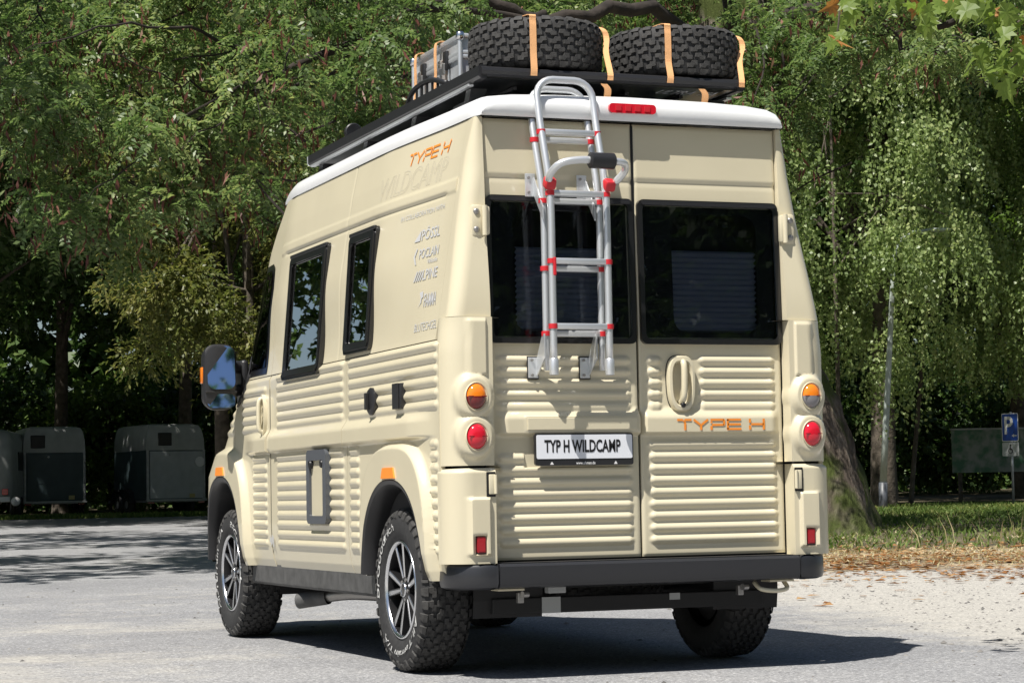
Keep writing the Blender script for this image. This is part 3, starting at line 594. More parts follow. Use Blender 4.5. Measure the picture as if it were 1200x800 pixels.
def build_side(s):
    st = .011 if s < 0 else .03; zt = .0052 if s < 0 else .012
    nm = 'side_panel'
    # rear quarter, lower
    def rq(y, z):
        fl, rho = flare(y, z, YR-.05, .53, .70)
        r = ribs(y, z, S_UP, .035, 1.47)+np.where(z < 1.13, ribs(y, z, S_LO, .045, .175+.02*(z < .8), RIBH)+ribs(y, z, S_LO, 1.275, 1.462), 0)
        r = np.where((z > 1.1) | (rho > 1.03), r, 0)
        r2 = belt(z)*ss(.05, .45, y)
        return np.maximum(r*(rho > 1.03)+r2, fl)
    sgrid(nm, lin(.03, 1.494, st), lin(.455, 1.572, zt), rq, s, BEIGE, VAN, arch='r')
    def mid(y, z):
        return ribs(y, z, S_UP, 1.545, 2.90)+ribs(y, z, S_LO, 1.545, 2.905)+belt(z)
    sgrid(nm, lin(1.502, 2.955, st*1.4), lin(.455, 1.572, zt), mid, s, BEIGE, VAN)
    def strip(y, z): return belt(z)*.8-.004
    sgrid('pillar_strip', lin(2.962, 3.055, .02), lin(.455, 1.572, .012), strip, s, BEIGE, VAN)
    def door(y, z):
        fl, rho = flare(y, z, YF, .57, .76)
        r = ribs(y, z, S_UP[:5], 3.11, 3.71)+ribs(y, z, S_LO, 3.11, 3.46)
        return np.maximum(r*(rho > 1.03)+belt(z)*(1-ss(3.3, 3.7, y)), fl)
    dr = sgrid('front_door', lin(3.062, 3.885, st), lin(.455, 1.572, zt), door, s, BEIGE, VAN, arch='f')
    def fen(y, z):
        fl, rho = flare(y, z, YF, .57, .76)
        return np.maximum(ribs(y, z, S_UP[:4], 3.9, 4.5)*(rho > 1.03), fl)
    sgrid('front_fender', lin(3.892, 5.18, .02), lin(.455, 1.50, .012), fen, s, BEIGE, VAN, arch='f', ztop=lambda y: np.minimum(1.50, zA(y)-.03))
    # upper side, big smooth panel with two pressed creases
    def up(y, z):
        g = -.010*np.exp(-((z-2.281)/.009)**2)*ss(.02, .1, y-.18)*ss(0, .1, 3.0-y)
        g += .006*(1-ss(2.335, 2.350, z))*ss(2.27, 2.29, z)
        g += -.003*np.exp(-((y-1.70)/.006)**2)
        return g
    sgrid('upper_side_panel', lin(.105, 3.055, .012 if s < 0 else .05), lin(1.578, 2.622, .0075), up, s, BEIGE, VAN)
    sgrid('cab_side_panel', lin(3.062, 4.30, .02), lin(1.578, 2.622, .02), lambda y, z: 0*y, s, BEIGE, VAN, ztop=lambda y: zA(y))
    return dr
DOOR_L = build_side(-1); DOOR_R = build_side(1)

# ---- corner strips: an L-shaped path from the side round to the rear
def corner(name, s, zs, path_fn, relief, holes=(), parent=VAN):
    V = []; zs = np.asarray(zs, float)
    for z in zs:
        P = path_fn(z); P = np.array(P)
        T = np.gradient(P, axis=0); T /= np.linalg.norm(T, axis=1)[:, None]+1e-9
        N = np.stack([-T[:, 1], T[:, 0]], 1)
        if N[len(N)//2] @ np.array([-1, -1]) < 0: N = -N
        d = relief(P[:, 0], P[:, 1], np.full(len(P), z)); P = P+N*d[:, None]
        V.append(np.column_stack([np.where(s < 0, P[:, 0], -P[:, 0]), P[:, 1], np.full(len(P), z)]))
    V = np.array(V); nz, n, _ = V.shape; idx = np.arange(nz*n).reshape(nz, n)
    Q = np.stack([idx[:-1, :-1], idx[:-1, 1:], idx[1:, 1:], idx[1:, :-1]], -1).reshape(-1, 4)
    # close top and bottom by folding towards the inside
    V2 = V.copy(); vt = np.concatenate([V.reshape(-1, 3)]);
    add_v = []; add_q = []; b = nz*n
    for row, k in ((0, 0), (nz-1, 1)):
        c = V[row].copy(); c[:, 0] *= .93; c[:, 1] += .05; add_v.append(c)
        for i in range(n-1): add_q.append((idx[row, i], idx[row, i+1], b+k*n+i+1, b+k*n+i))
    V = np.vstack([vt]+add_v); Q = np.vstack([Q, np.array(add_q)])
    if s > 0: Q = Q[:, ::-1]
    return addq(name, V, Q, BEIGE, parent, smooth=True, angle=50)
def lpath(xs, ys, xr, yr, r, xin, yin, k=8, m=22):
    """(−xs, ys) side start → corner radius r → (−xr...) rear → inwards"""
    P = [(-xs, a) for a in np.linspace(ys, yr+r, 8)]
    P += [(-xs+r-r*math.cos(t), yr+r-r*math.sin(t)) for t in np.linspace(0, math.pi/2, k+1)[1:]]
    P += [(a, yr) for a in np.linspace(-xs+r, -xr, m)[1:]]
    P += [(-xr+.001, b) for b in np.linspace(yr, yin, 4)[1:]]
    return P
LAMPX, LAMPZ = .868, (1.302, 1.118)
def pod_rel(x, y, z):
    h = 0*x
    rear = ss(.0, -.06, y)
    for lz in LAMPZ:
        u = np.where(x < -LAMPX, np.maximum(0, (-x-LAMPX))*.75+np.maximum(0, y+.085)*.8, (-LAMPX-x)*-1.0)
        d = np.hypot(u, (z-lz)*.86)
        h = np.maximum(h, .034*(1-ss(.070, .106, d)))
    # tall flat pad above the lamps
    px = np.abs(-x-.848)-.044; pz = np.abs(z-1.532)-.128
    h = np.maximum(h, .012*(1-ss(-.006, .006, np.maximum(px, pz)))*rear)
    return h
def low_rel(x, y, z):
    px = np.abs(-x-.853)-.050; pz = np.abs(z-.705)-.130
    h = .020*(1-ss(-.008, .008, np.maximum(px, pz)))*ss(.0, -.06, y)
    qx = np.abs(-x-.852)-.027; qz = np.abs(z-.622)-.043
    h = h-.022*(1-ss(-.003, .003, np.maximum(qx, qz)))*ss(.0, -.06, y)
    return h-.012*ss(.03, .0, .975-z)*0
for s in (-1, 1):
    corner('light_pod', s, lin(.985, 1.672, .008), lambda z: lpath(.998-.012*ss(1.5, 1.67, z), .06, .772, -.078, .125, .772, .0, 14, 40), pod_rel)
    corner('lower_corner_panel', s, np.concatenate([[.535, .537], lin(.54, .962, .007), [.966, .970, .973]]),
           lambda z: lpath(1.004-.016*ss(.955, .974, z), .06, .772, -.092+.016*ss(.955, .974, z), .125, .772, .0, 14, 46), low_rel)
    def upath(z):
        H = float(hw(z)); r = min(.07, max(.02, H-.785)); return lpath(H, .104, .772, -.012-.050*float(1-ss(1.67, 2.25, z))+.020*float(ss(2.2, 2.63, z)), r, .772, .05, 10, 18)
    corner('rear_pillar', s, lin(1.674, 2.622, .03), upath, lambda x, y, z: 0*x)
# ---- round rear lamps
for s in (-1, 1):
    for i, lz in enumerate(LAMPZ):
        yb = -.110
        tilt = 0.
        ring = MB().lathe([(.067, .012), (.0675, -.004), (.065, -.008), (.0625, -.006), (.060, .006)], 40, 'y', (0, 0, 0))
        v = np.array(ring.v)*np.array([.82, 1, 1.0])+np.array([s*LAMPX, yb, lz]); ring.v = [tuple(p) for p in v]
        ro = ring.build('tail_light', BEIGE, VAN, angle=40)
        prof = [(.0001, -.024), (.02, -.0235), (.036, -.020), (.048, -.014), (.057, -.005), (.0615, .006)]
        def dome(z0, z1, m, nm):
            n = 20; V = []; a0, a1 = z0, z1
            for (r, a) in prof:
                for k in range(n+1):
                    t = math.radians(a0+(a1-a0)*k/n); V.append((s*LAMPX+r*.82*math.cos(t), yb+a, lz+r*math.sin(t)))
            F = [(j*(n+1)+k, j*(n+1)+k+1, (j+1)*(n+1)+k+1, (j+1)*(n+1)+k) for j in range(len(prof)-1) for k in range(n)]
            add(nm, V, F, m, ro, smooth=True)
        if i == 0:
            dome(0, 180, AMB, 'lens'); dome(180, 360, REDD if s < 0 else GREYL, 'lens')
        else:
            dome(0, 360, REDL, 'lens')
        MB().box((s*LAMPX, yb-.020, lz), (.09, .006, .004), .001).build('lens_rib', REDD, ro)
    rf = MB().prism(rrect(.042, .072, .006, 3, s*.852, .622), 'y', -.104, -.075).build('rear_reflector', REFLR, VAN)
    MB().prism(rrect(.032, .060, .005, 3, s*.852, .622), 'y', -.107, -.1045).build('reflector_face', REFLR, rf)
    MB().prism(rrect(.060, .094, .008, 3, s*.852, .622), 'y', -.0925, -.0725).build('reflector_recess', BLACKP, rf)

# ---- rear doors
R_UP = [1.26+.0545*k for k in range(5)]; R_LO = [.623+.0565*k for k in range(9)]
def ydoor(z): return .025*ss(1.5, 2.63, z)
def rear_door(s):
    xs = lin(.006, .766, .0075); zs = np.concatenate([lin(.545, 1.53, .005), lin(1.54, 2.618, .012)])
    X, Z = np.meshgrid(xs, zs, indexing='ij')
    e = .006*(ss(.0, .012, X-.006)*ss(0, .012, .766-X)*ss(0, .012, Z-.545)*ss(0, .012, 2.618-Z)-1)
    if s < 0:
        r = 1.2*(ribs(X, Z, R_UP, .035, .735)+ribs(X, Z, R_LO[:8], .035, .735))
        r = np.where((Z > .97) & (Z < 1.13) & (X < .60), 0, r)
        b = belt(Z)*ss(.75, .68, X)
        box = (X > .02) & (X < .60) & (Z > 1.142) & (Z < 1.212)
        b = np.where(box, .034, b)
    else:
        hx = .216; k = ((X-hx)/.082)**2+((Z-1.366)/.152)**2
        r = 1.2*(ribs(X, Z, R_UP, .035, .128)+ribs(X, Z, R_UP, .308, .735)+ribs(X, Z, R_LO, .035, .735))
        b = belt(Z)*ss(.752, .69, X)*ss(.008, .03, X)
    crease = -.007*np.exp(-((Z-2.338)/.007)**2)+.005*ss(2.338, 2.348, Z)
    Yv = ydoor(Z)-(r+b+e+crease)
    V = np.stack([s*X, Yv, Z], -1).reshape(-1, 3); nx, nz = X.shape; idx = np.arange(nx*nz).reshape(nx, nz)
    Q = np.stack([idx[:-1, :-1], idx[1:, :-1], idx[1:, 1:], idx[:-1, 1:]], -1).reshape(-1, 4)
    c = V[Q].mean(1); Q = Q[~((np.abs(c[:, 0]) > .04) & (np.abs(c[:, 0]) < .742) & (c[:, 2] > 1.585) & (c[:, 2] < 2.225))]
    ring = np.concatenate([idx[:, 0], idx[-1, 1:], idx[-2::-1, -1], idx[0, -2:0:-1]]); Vl = V[ring].copy(); Vl[:, 1] += .05; b0 = len(V); n = len(ring)
    V = np.vstack([V, Vl]); Q = np.vstack([Q, np.array([(ring[(i+1) % n], ring[i], b0+i, b0+(i+1) % n) for i in range(n)])])
    if s < 0: Q = Q[:, ::-1]
    return addq('rear_door', V, Q, BEIGE, VAN, smooth=True, angle=48)
RDL, RDR = rear_door(-1), rear_door(1)
def ring2(poly_o, poly_i, ax, a0, a1):
    """closed frame between two polygons with equal point counts, extruded along ax"""
    n = len(poly_o); v = []
    mk = {'x': lambda p, a: (a, p[0], p[1]), 'y': lambda p, a: (p[0], a, p[1]), 'z': lambda p, a: (p[0], p[1], a)}[ax]
    for a in (a0, a1):
        for P in (poly_o, poly_i): v += [mk(p, a) for p in P]
    f = []
    for i in range(n):
        j = (i+1) % n
        f += [(i, j, n+j, n+i), (2*n+i, 3*n+i, 3*n+j, 2*n+j), (i, 2*n+i, 2*n+j, j), (n+i, n+j, 3*n+j, 3*n+i)]
    return v, f
def sheet(poly, ax, a):
    mk = {'x': lambda p: (a, p[0], p[1]), 'y': lambda p: (p[0], a, p[1]), 'z': lambda p: (p[0], p[1], a)}[ax]
    return [mk(p) for p in poly], [tuple(range(len(poly)))]
for s, dr, bx in ((-1, RDL, (-.60, -.20)), (1, RDR, (.205, .64))):
    cx = s*.389
    tw = math.atan(.017/.7)
    def tilt(o):
        for v_ in o.data.vertices: v_.co.y += ydoor(v_.co.z)
        return o
    m_ = MB(); m_.add(*ring2(rrect(.752, .698, .03, 5, cx, 1.904), rrect(.706, .650, .03, 5, cx, 1.904), 'y', -.024, .004)); tilt(m_.build('window_frame', RIMB, dr, angle=30))
    m_ = MB(); m_.add(*ring2(rrect(.716, .020, .006, 5, cx, 2.236), rrect(.700, .006, .002, 5, cx, 2.236), 'y', -.036, -.026)); m_.box((cx, -.030, 2.236), (.705, .012, .012), .003); tilt(m_.build('window_top_rail', BLACKP, dr))
    m_ = MB().box((cx, -.018, 1.904), (.705, .006, .648)); tilt(m_.build('window_pane', GLASS, dr))
    m_ = MB(); m_.add(*ring2(rrect(.70, .64, .03, 5, cx, 1.904), rrect(.455, .575, .07, 5, (bx[0]+bx[1])/2, 1.90), 'y', .001, .004)); tilt(m_.build('window_mask', BLK, dr))
    # pleated blind behind the glass
    zb = lin(1.615, 2.015, .0135); V = []; F = []
    for i, z in enumerate(zb):
        yy = .052 if i % 2 == 0 else .026
        V += [(bx[0]-.005, yy, z), (bx[1]+.015, yy, z)]
    for i in range(len(zb)-1): F.append((2*i, 2*i+1, 2*i+3, 2*i+2))
    add('window_blind', V, F, BLIND, dr)
    m_ = MB(); m_.box((cx, .16, 1.90), (.74, .01, .70)); m_.build('window_backing', INNER, dr)
# door seals and hinges
MB().box((0, .03, 1.58), (.011, .02, 2.06)).build('door_seal', BLK, VAN)
for s, dr in ((-1, RDL), (1, RDR)):
    h = MB(); h.box((s*.815, -.016, 2.125), (.062, .03, .150), .012); h.build('hinge', BEIGE, dr, angle=40)
    h = MB(); h.box((s*.775, -.030, 2.125), (.030, .035, .135), .009); h.tube([(s*.786, -.045, 2.055), (s*.786, -.045, 2.195)], .013, 12); h.build('hinge_knuckle', BEIGE, dr, angle=40)
    for dz in (-.042, .042):
        MB().lathe([(.0001, -.037), (.012, -.037), (.015, -.033), (.016, -.028)], 16, 'y', (s*.822, 0, 2.125+dz)).build('hinge_bolt', STEEL, dr, smooth=True)
    h = MB(); h.box((s*.797, -.094, .898), (.045, .006, .115), .003); h.build('lower_hinge_recess', BLK, VAN)
    h = MB(); h.box((s*.793, -.100, .898), (.032, .012, .092), .004); h.tube([(s*.778, -.106, .855), (s*.778, -.106, .942)], .008, 10); h.build('lower_hinge', BEIGE, dr, angle=40)
# handle on the right rear door
def egg(w, h, n=36, cx=.216, cz=1.366):
    out = []
    for k in range(n):
        t = 2*math.pi*k/n; c, s_ = math.cos(t), math.sin(t)
        ww = w*(1+.08*s_); out.append((cx+ww*np.sign(c)*abs(c)**.62, cz+h*np.sign(s_)*abs(s_)**.72))
    return out
m_ = MB(); m_.add(*ring2(egg(.075, .138), egg(.066, .129), 'y', -.003, .012)); m_.build('handle_gasket', BLK, RDR)
m_ = MB(); eo, ei = egg(.0715, .1345), egg(.048, .104)
V = []; F = []
rows = [(eo, 0.), (eo, -.022), (egg(.066, .128), -.034), (egg(.054, .111), -.036), (ei, -.030), (egg(.044, .096), .002)]
n = len(eo)
for P, a in rows: V += [(p[0], a, p[1]) for p in P]
for j in range(len(rows)-1):
    for k in range(n): F.append((j*n+k, j*n+(k+1) % n, (j+1)*n+(k+1) % n, (j+1)*n+k))
F.append(tuple((len(rows)-1)*n+k for k in range(n)))
m_.add(V, F); m_.build('door_handle', BEIGE, RDR, angle=40)
m_ = MB(); m_.tube(spl([(.222, -.012, 1.478), (.222, -.040, 1.455), (.220, -.046, 1.37), (.218, -.040, 1.30), (.216, -.012, 1.275)], 6), .0155, 12); m_.build('handle_grip', BEIGE, RDR, smooth=True)
MB().lathe([(.0001, -.044), (.010, -.044), (.0125, -.040), (.0125, -.02)], 16, 'y', (.216, 0, 1.262)).build('handle_lock', BLK, RDR, smooth=True)
# number plate on the left rear door
pr = MB().prism(rrect(.500, .150, .012, 4, -.307, 1.056), 'y', -.048, -.030).build('plate_holder', BLACKP, RDL)
MB().prism(rrect(.488, .112, .008, 4, -.307, 1.068), 'y', -.0505, -.0485).build('plate_sheet', PLATE, RDL)
def flat_text(name, body, size, x0, z0, y, m, parent, sxx=1., bold=0., width=None, height=None, shear=0.):
    v, f = text2d(body, size, bold=bold, shear=shear)
    v[:, 0] -= v[:, 0].min(); v[:, 1] -= v[:, 1].min()
    if width: v[:, 0] *= width/v[:, 0].max()
    if height: v[:, 1] *= height/v[:, 1].max()
    return add(name, [(x0+a, y, z0+b) for a, b in v], f, m, parent)
flat_text('plate_lettering', 'TYP H WILDCAMP', .06, -.512, 1.041, -.0520, BLK, RDL, bold=.0016, width=.388, height=.060)
flat_text('plate_web_lettering', 'www.uhmen.de', .02, -.352, .985, -.0495, WHT, RDL, bold=.0004, width=.098, height=.014)
for xx in (-.475, -.150):
    MB().prism([(xx-.008, .985), (xx+.010, .985), (xx+.006, .992), (xx+.001, .999), (xx-.004, .992)], 'y', -.0495, -.0485).build('plate_emblem', WHT, RDL)
m_ = MB().box((-.307, -.036, 1.176), (.56, .006, .056), .002); m_.build('plate_lamp_panel', BEIGE, RDL)
# TYPE H lettering from strokes
def stroke_text(name, strokes, to3, m, parent, w=.14, fat=1.25):
    """strokes: polylines in a 1-high box; w stroke width"""
    V = []; F = []
    for (x0, y0, x1, y1, ww) in strokes:
        d = np.array([x1-x0, y1-y0]); L = np.linalg.norm(d); d /= L; nn = np.array([-d[1], d[0]])*(ww or w)*fat/2
        b = len(V); a0, a1 = np.array([x0, y0]), np.array([x1, y1])
        for p in (a0-nn, a1-nn, a1+nn, a0+nn): V.append(to3(p[0], p[1]))
        F.append((b, b+1, b+2, b+3))
    return add(name, V, F, m, parent)
def type_h():
    S = []; w_ = .15; top = 1-w_/2; lo = w_/2; x = 0
    S += [(0, top, .55, top, w_), (.70, top, 1.35, top, w_), (.74, 0, .74, .72, .16), (.74, .70, .60, .88, .13)]; x = 1.55   # T
    S += [(x, top+.02, x+.62, .48, .16), (x+1.35, top+.02, x+.74, .48, .16), (x+.68, 0, x+.68, .50, .17)]; x += 1.58              # Y
    S += [(x, top, x+1.25, top, w_), (x+1.25, .46, x+.12, .46, w_), (x+1.28, top+.05, x+1.28, .42, w_), (x+.08, 0, x+.08, .36, .17), (x+.08, .62, x+.08, .78, .15)]; x += 1.55  # P
    S += [(x, top, x+1.35, top, w_), (x+.1, .5, x+1.33, .5, w_), (x, lo, x+1.37, lo, w_), (x+.08, .05, x+.08, .95, .15)]; x += 2.2   # E
    S += [(x, .0, x, .40, .17), (x, .62, x, 1.0, .17), (x+.1, .5, x+1.3, .5, w_), (x+1.32, 0, x+1.32, 1, .17)]; x += 1.40            # H
    return S, x
TS, TW = type_h()
TL = [[q for q in TS if lo_ <= (q[0]+q[2])/2 < hi_] for lo_, hi_ in ((-1, 1.5), (1.5, 3.1), (3.1, 4.62), (4.62, 6.4), (6.4, 9))]
for LT in TL: stroke_text('door_letter', LT, lambda a, b: (.182+a/TW*.468, -.0350, 1.142+b*.053), ORANGE, RDR)

# ---- roof
prof = [(-.811, 2.624), (-.813, 2.650), (-.806, 2.682), (-.785, 2.710), (-.74, 2.730), (-.62, 2.745), (-.40, 2.755), (0, 2.760)]
prof += [(-a, b) for a, b in prof[-2::-1]]
stn = [(-.020, 0.), (-.034, .12), (-.036, .45), (-.030, .66), (-.012, .82), (.03, .93), (.10, .985), (.2, 1.), (.4, 1.), (.6, 1.), (.8, 1.), (1., 1.0), (1.25, 1.), (1.6, 1.), (2., 1.0), (2.6, 1.), (2.85, 1.), (3.0, 1.), (3.15, .97), (3.28, .82), (3.36, .6)]
V = []; F = []
for y, hf in stn:
    k = 1-.02*max(0, y-3.0)/.3; rr = 1-.03*(1-ss(-.036, .06, y))
    V += [(a*k*rr*(1+float(bulge(y, 2.6))/.81), y, 2.624+(b-2.624)*hf) for a, b in prof]
n = len(prof)
for j in range(len(stn)-1):
    for k in range(n-1): F.append((j*n+k, j*n+k+1, (j+1)*n+k+1, (j+1)*n+k))
roof = add('roof', V, F, WHITE, VAN, smooth=True)
MB().prism(rrect(.245, .046, .018, 5, -.021, 2.682), 'y', -.050, -.02).build('brake_light', REDL, VAN, angle=30)
for k in range(4): MB().box((-.021-.075+.05*k, -.052, 2.682), (.030, .004, .026), .001).build('brake_light_cell', RED, VAN)
MB().box((0, -.014, 2.622), (1.54, .012, .008)).build('roof_seal', BLK, VAN)
# ---- cab front: windscreen, hood, nose
def cabsheet(name, y0, y1, m, bulge, n=14):
    ys = np.linspace(y0, y1, n); V = []; F = []; k = 13
    for y in ys:
        za = float(zA(y)); xe = float(sx(y, za))
        for u in np.linspace(-1, 1, k): V.append((u*xe, y+.0*(1-u*u), za+bulge*(1-u*u)))
    for j in range(n-1):
        for i in range(k-1): F.append((j*k+i, j*k+i+1, (j+1)*k+i+1, (j+1)*k+i))
    return add(name, V, F, m, VAN, smooth=True)
cabsheet('roof_front', 3.20, 3.40, WHITE, .10); cabsheet('windscreen', 3.405, 4.295, GLASSD, .09); cabsheet('hood', 4.30, 5.19, BEIGE, .06)
m_ = MB().box((0, 5.15, .62), (1.50, .20, .62), .06); m_.build('front_bumper', BLACKP, VAN, angle=40)
m_ = MB().box((0, 5.20, .93), (.90, .08, .20), .03); m_.build('grille', BLACKP, VAN)
for s in (-1, 1): MB().lathe([(.0001, .06), (.06, .05), (.095, .02), (.10, -.05)], 24, 'y', (s*.55, 5.22, .96)).build('headlight', GREYL, VAN, smooth=True)
# ---- inner shell so that nothing shines through the seams
ish = MB()
for y0, y1 in ((.06, 3.2),):
    pz = [(.50, .93), (1.55, .95), (2.45, .80), (2.60, .77)]
    poly = [(-b, a) for a, b in pz]+[(b, a) for a, b in pz[::-1]]
    ish.prism(poly, 'y', .20, 3.2)
ish.box((0, .12, .80), (1.86, .12, .60)); ish.box((0, .11, 2.43), (1.5, .12, .30)); ish.box((0, .13, 1.38), (1.86, .10, .34)); ish.box((0, 3.75, 1.02), (1.76, 1.1, 1.0)); ish.box((0, 4.7, .85), (1.3, .8, .55))
for s in (-1, 1): ish.box((s*.86, .10, 1.9), (.12, .10, .85)) if False else None
ish.build('inner_shell', INNER, VAN)

# ---- side windows
def side_window(name, y0, y1, z0, z1, par, s=-1, glass=GLASSD, proud=.022):
    cy, cz, w_, h_ = (y0+y1)/2, (z0+z1)/2, y1-y0, z1-z0
    def place(o, off):
        for v_ in o.data.vertices:
            d = v_.co.x; v_.co.x = s*(float(sx(v_.co.y, v_.co.z))+d)
        return o
    m_ = MB(); m_.add(*ring2(rrect(w_, h_, .035, 5, cy, cz), rrect(w_-.075, h_-.085, .03, 5, cy, cz), 'x', -.004, proud)); fr = place(m_.build(name, RIMB, par, angle=30), 0)
    m_ = MB(); m_.add(*ring2(rrect(w_-.03, h_-.035, .03, 5, cy, cz), rrect(w_-.10, h_-.11, .02, 5, cy, cz), 'x', proud, proud+.008)); place(m_.build('window_rim', RIMB, fr, angle=30), 0)
    m_ = MB(); m_.prism(rrect(w_-.08, h_-.09, .025, 4, cy, cz), 'x', .004, proud-.006); place(m_.build('window_pane', glass, fr), 0)
    m_ = MB(); m_.add(*sheet(rrect(w_-.05, h_-.05, .03, 4, cy, cz), 'x', .0025)); place(m_.build('window_backing', BLK, fr), 0)
    m_ = MB(); m_.box((0, cy, z1-.010), (.022, w_-.02, .022), .006); o = m_.build('window_top_rail', BLACKP, fr)
    for v_ in o.data.vertices: v_.co.x += s*(float(sx(cy, z1))+proud+.002)
    return fr
side_window('side_window', 1.975, 2.725, 1.525, 2.245, VAN)
side_window('side_window', 1.10, 1.555, 1.595, 2.235, VAN)
side_window('side_window', 1.9, 2.8, 1.55, 2.25, VAN, s=1)
# cab door window: black surround and glass following the pillar line
def cabwin(s):
    par = DOOR_L if s < 0 else DOOR_R
    def strip(nm, y0, y1, zlo, top, off, m, n=40, k=9, thick=.0):
        ys = np.linspace(y0, y1, n); V = []; F = []
        for y in ys:
            zt = float(top(y))
            for z in np.linspace(zlo, max(zt, zlo+.002), k): V.append((s*(float(sx(y, z))+off), y, z))
        for i in range(n-1):
            for j in range(k-1): F.append((i*k+j, i*k+j+1, (i+1)*k+j+1, (i+1)*k+j))
        return MB().add(V, F).build(nm, m, par, smooth=True)
    topo = lambda y: min(2.262, np.interp(y, [3.165, 3.19, 3.25, 3.32], [1.75, 2.10, 2.235, 2.262]), float(zA(y))-.060)
    topi = lambda y: min(2.222, np.interp(y, [3.205, 3.225, 3.27, 3.33], [1.75, 2.08, 2.195, 2.222]), float(zA(y))-.105)
    strip('cab_window', 3.165, 4.24, 1.592, topo, .004, RIMB); strip('cab_window_backing', 3.205, 4.16, 1.632, topi, .0062, BLK); strip('cab_window_pane', 3.205, 4.16, 1.632, topi, .009, GLASSD)
    strip('window_divider', 3.61, 3.655, 1.62, lambda y: float(zA(y))-.08, .012, BLACKP, n=4)
cabwin(-1); cabwin(1)
# ---- fender trims, wheel wells, orange markers, sill, bumper
def arch_pt(k, t, sc=1., p=2.3):
    yc, a, b = ARCH[k]; c, s_ = math.cos(t), math.sin(t)
    r = (abs(c)**p+abs(s_)**p)**(-1/p); return yc+a*sc*r*c, .40+b*sc*r*s_
for s in (-1, 1):
    for k in 'rf':
        V = []; F = []; secs = []
        ts = list(np.linspace(.12, math.pi-.12, 44))
        for t in ts:
            secs.append(t)
        for i, t in enumerate(secs):
            for (sc, dx) in ((1.004, .0), (1.004, .048), (.99, .052), (.955, .045), (.93, .025), (.92, -.02), (.92, -.20)):
                if t is None:
                    yy, zz = arch_pt(k, 0 if i == 0 else math.pi, sc); zz = .42 if True else zz
                    zz = .40-.10
                else: yy, zz = arch_pt(k, t, sc)
                base = float(sx(yy, max(zz, .62)))
                V.append((s*(base+dx-.002), yy, zz))
        n = 7
        for j in range(len(secs)-1):
            for i in range(n-1): F.append((j*n+i, j*n+i+1, (j+1)*n+i+1, (j+1)*n+i))
        m_ = MB().add(V, F); m_.build('wheel_arch_trim', BLACKP, VAN, angle=35)
        yc, a, b = ARCH[k]; m_ = MB()
        V = []; F = []
        for xx in (s*.80, s*.45):
            for t in np.linspace(-.25, math.pi+.25, 24): V.append((xx, yc+.50*math.cos(t), .40+.52*math.sin(t)))
        for i in range(23): F.append((i, i+1, 24+i+1, 24+i))
        F.append(tuple(range(24, 48))); m_.add(V, F); m_.build('wheel_well', DARK, VAN)
        # marker above the arch
        mz = .40+b+.030; m_ = MB()
        V = []; 
        poly = [(yc-.105, mz-.026), (yc+.105, mz-.026), (yc+.080, mz+.026), (yc-.080, mz+.026)]
        m_.prism(poly, 'x', s*(1.0+.045), s*(1.0+.056))
        if k == 'f': m_.v = [(x-s*float(inset(y, z)), y, z) for x, y, z in m_.v]
        m_.build('side_marker', ORANGE, VAN)
    m_ = MB(); m_.add(*[np.array([(s*.965, y, z) for y in (1.16, 3.62) for z in (.47, .36)]+[(s*.90, y, z) for y in (1.16, 3.62) for z in (.47, .345)]), [(0, 1, 3, 2), (1, 5, 7, 3), (0, 4, 5, 1), (2, 3, 7, 6)]]); m_.build('side_sill', SILL, VAN)
    m_ = MB(); m_.tube([(s*.94, 1.15, .365), (s*.94, 3.65, .365)], .022, 10); m_.build('sill_rail', SILL, VAN, smooth=True)
# rear step bumper
m_ = MB(); m_.prism([(-.122, .425), (-.130, .440), (-.130, .520), (-.118, .533), (.02, .533), (.02, .43), (-.08, .418)], 'x', -.772, .772); bump = m_.build('rear_bumper', BUMPM, VAN, angle=35)
m_ = MB(); m_.box((0, -.06, .5352), (1.50, .09, .004), .001); m_.build('bumper_step_pad', BLACKP, bump)
for s in (-1, 1):
    V = []; F = []
    path = lpath(.982, .115, .778, -.122, .19, .778, .02, 14, 3)
    rows = [(.416, -.030), (.425, -.006), (.445, 0.), (.515, 0.), (.528, -.006), (.533, -.022), (.533, -.09)]
    for z, d in rows:
        P = np.array(path); T = np.gradient(P, axis=0); T /= np.linalg.norm(T, axis=1)[:, None]; N = np.stack([-T[:, 1], T[:, 0]], 1)
        if N[10] @ np.array([-1, -1]) < 0: N = -N
        P = P+N*d
        for q in P: V.append((q[0] if s < 0 else -q[0], q[1], z))
    n = len(path)
    for j in range(len(rows)-1):
        for i in range(n-1): F.append((j*n+i, j*n+i+1, (j+1)*n+i+1, (j+1)*n+i))
    m_ = MB().add(V, F); m_.build('bumper_end_cap', BUMPM, bump, angle=40)
# underbody: tow beam, spare cradle, exhaust, labels, towing eye
m_ = MB(); m_.box((0, .18, .325), (1.42, .07, .075), .006); m_.build('tow_beam', DARK, VAN)
m_ = MB(); m_.box((0, 2.1, .45), (1.7, 3.8, .10)); m_.build('underbody', DARK, VAN)
m_ = MB(); m_.tube([(-.72, YR, WZ), (.72, YR, WZ)], .045, 12); m_.box((0, YR, WZ), (.28, .24, .24), .05); m_.build('rear_axle', DARK, VAN)
for s in (-1, 1):
    m_ = MB(); m_.tube([(s*.55, .22, .40), (s*.55, 1.3, .34)], .03, 8); m_.build('leaf_spring', DARK, VAN)
    m_ = MB().box((s*.70, -.03, .412), (.13, .10, .010), .002); m_.build('bumper_bracket', BEIGE, VAN)
m_ = MB().box((-.43, .05, .400), (.09, .05, .030), .004); m_.build('wiring_socket', PAPER, VAN)
m_ = MB().box((-.415, .142, .325), (.095, .004, .075)); m_.build('beam_label', PAPER, VAN)
m_ = MB().box((.23, .142, .345), (.055, .004, .032)); m_.build('beam_label', PAPER, VAN)
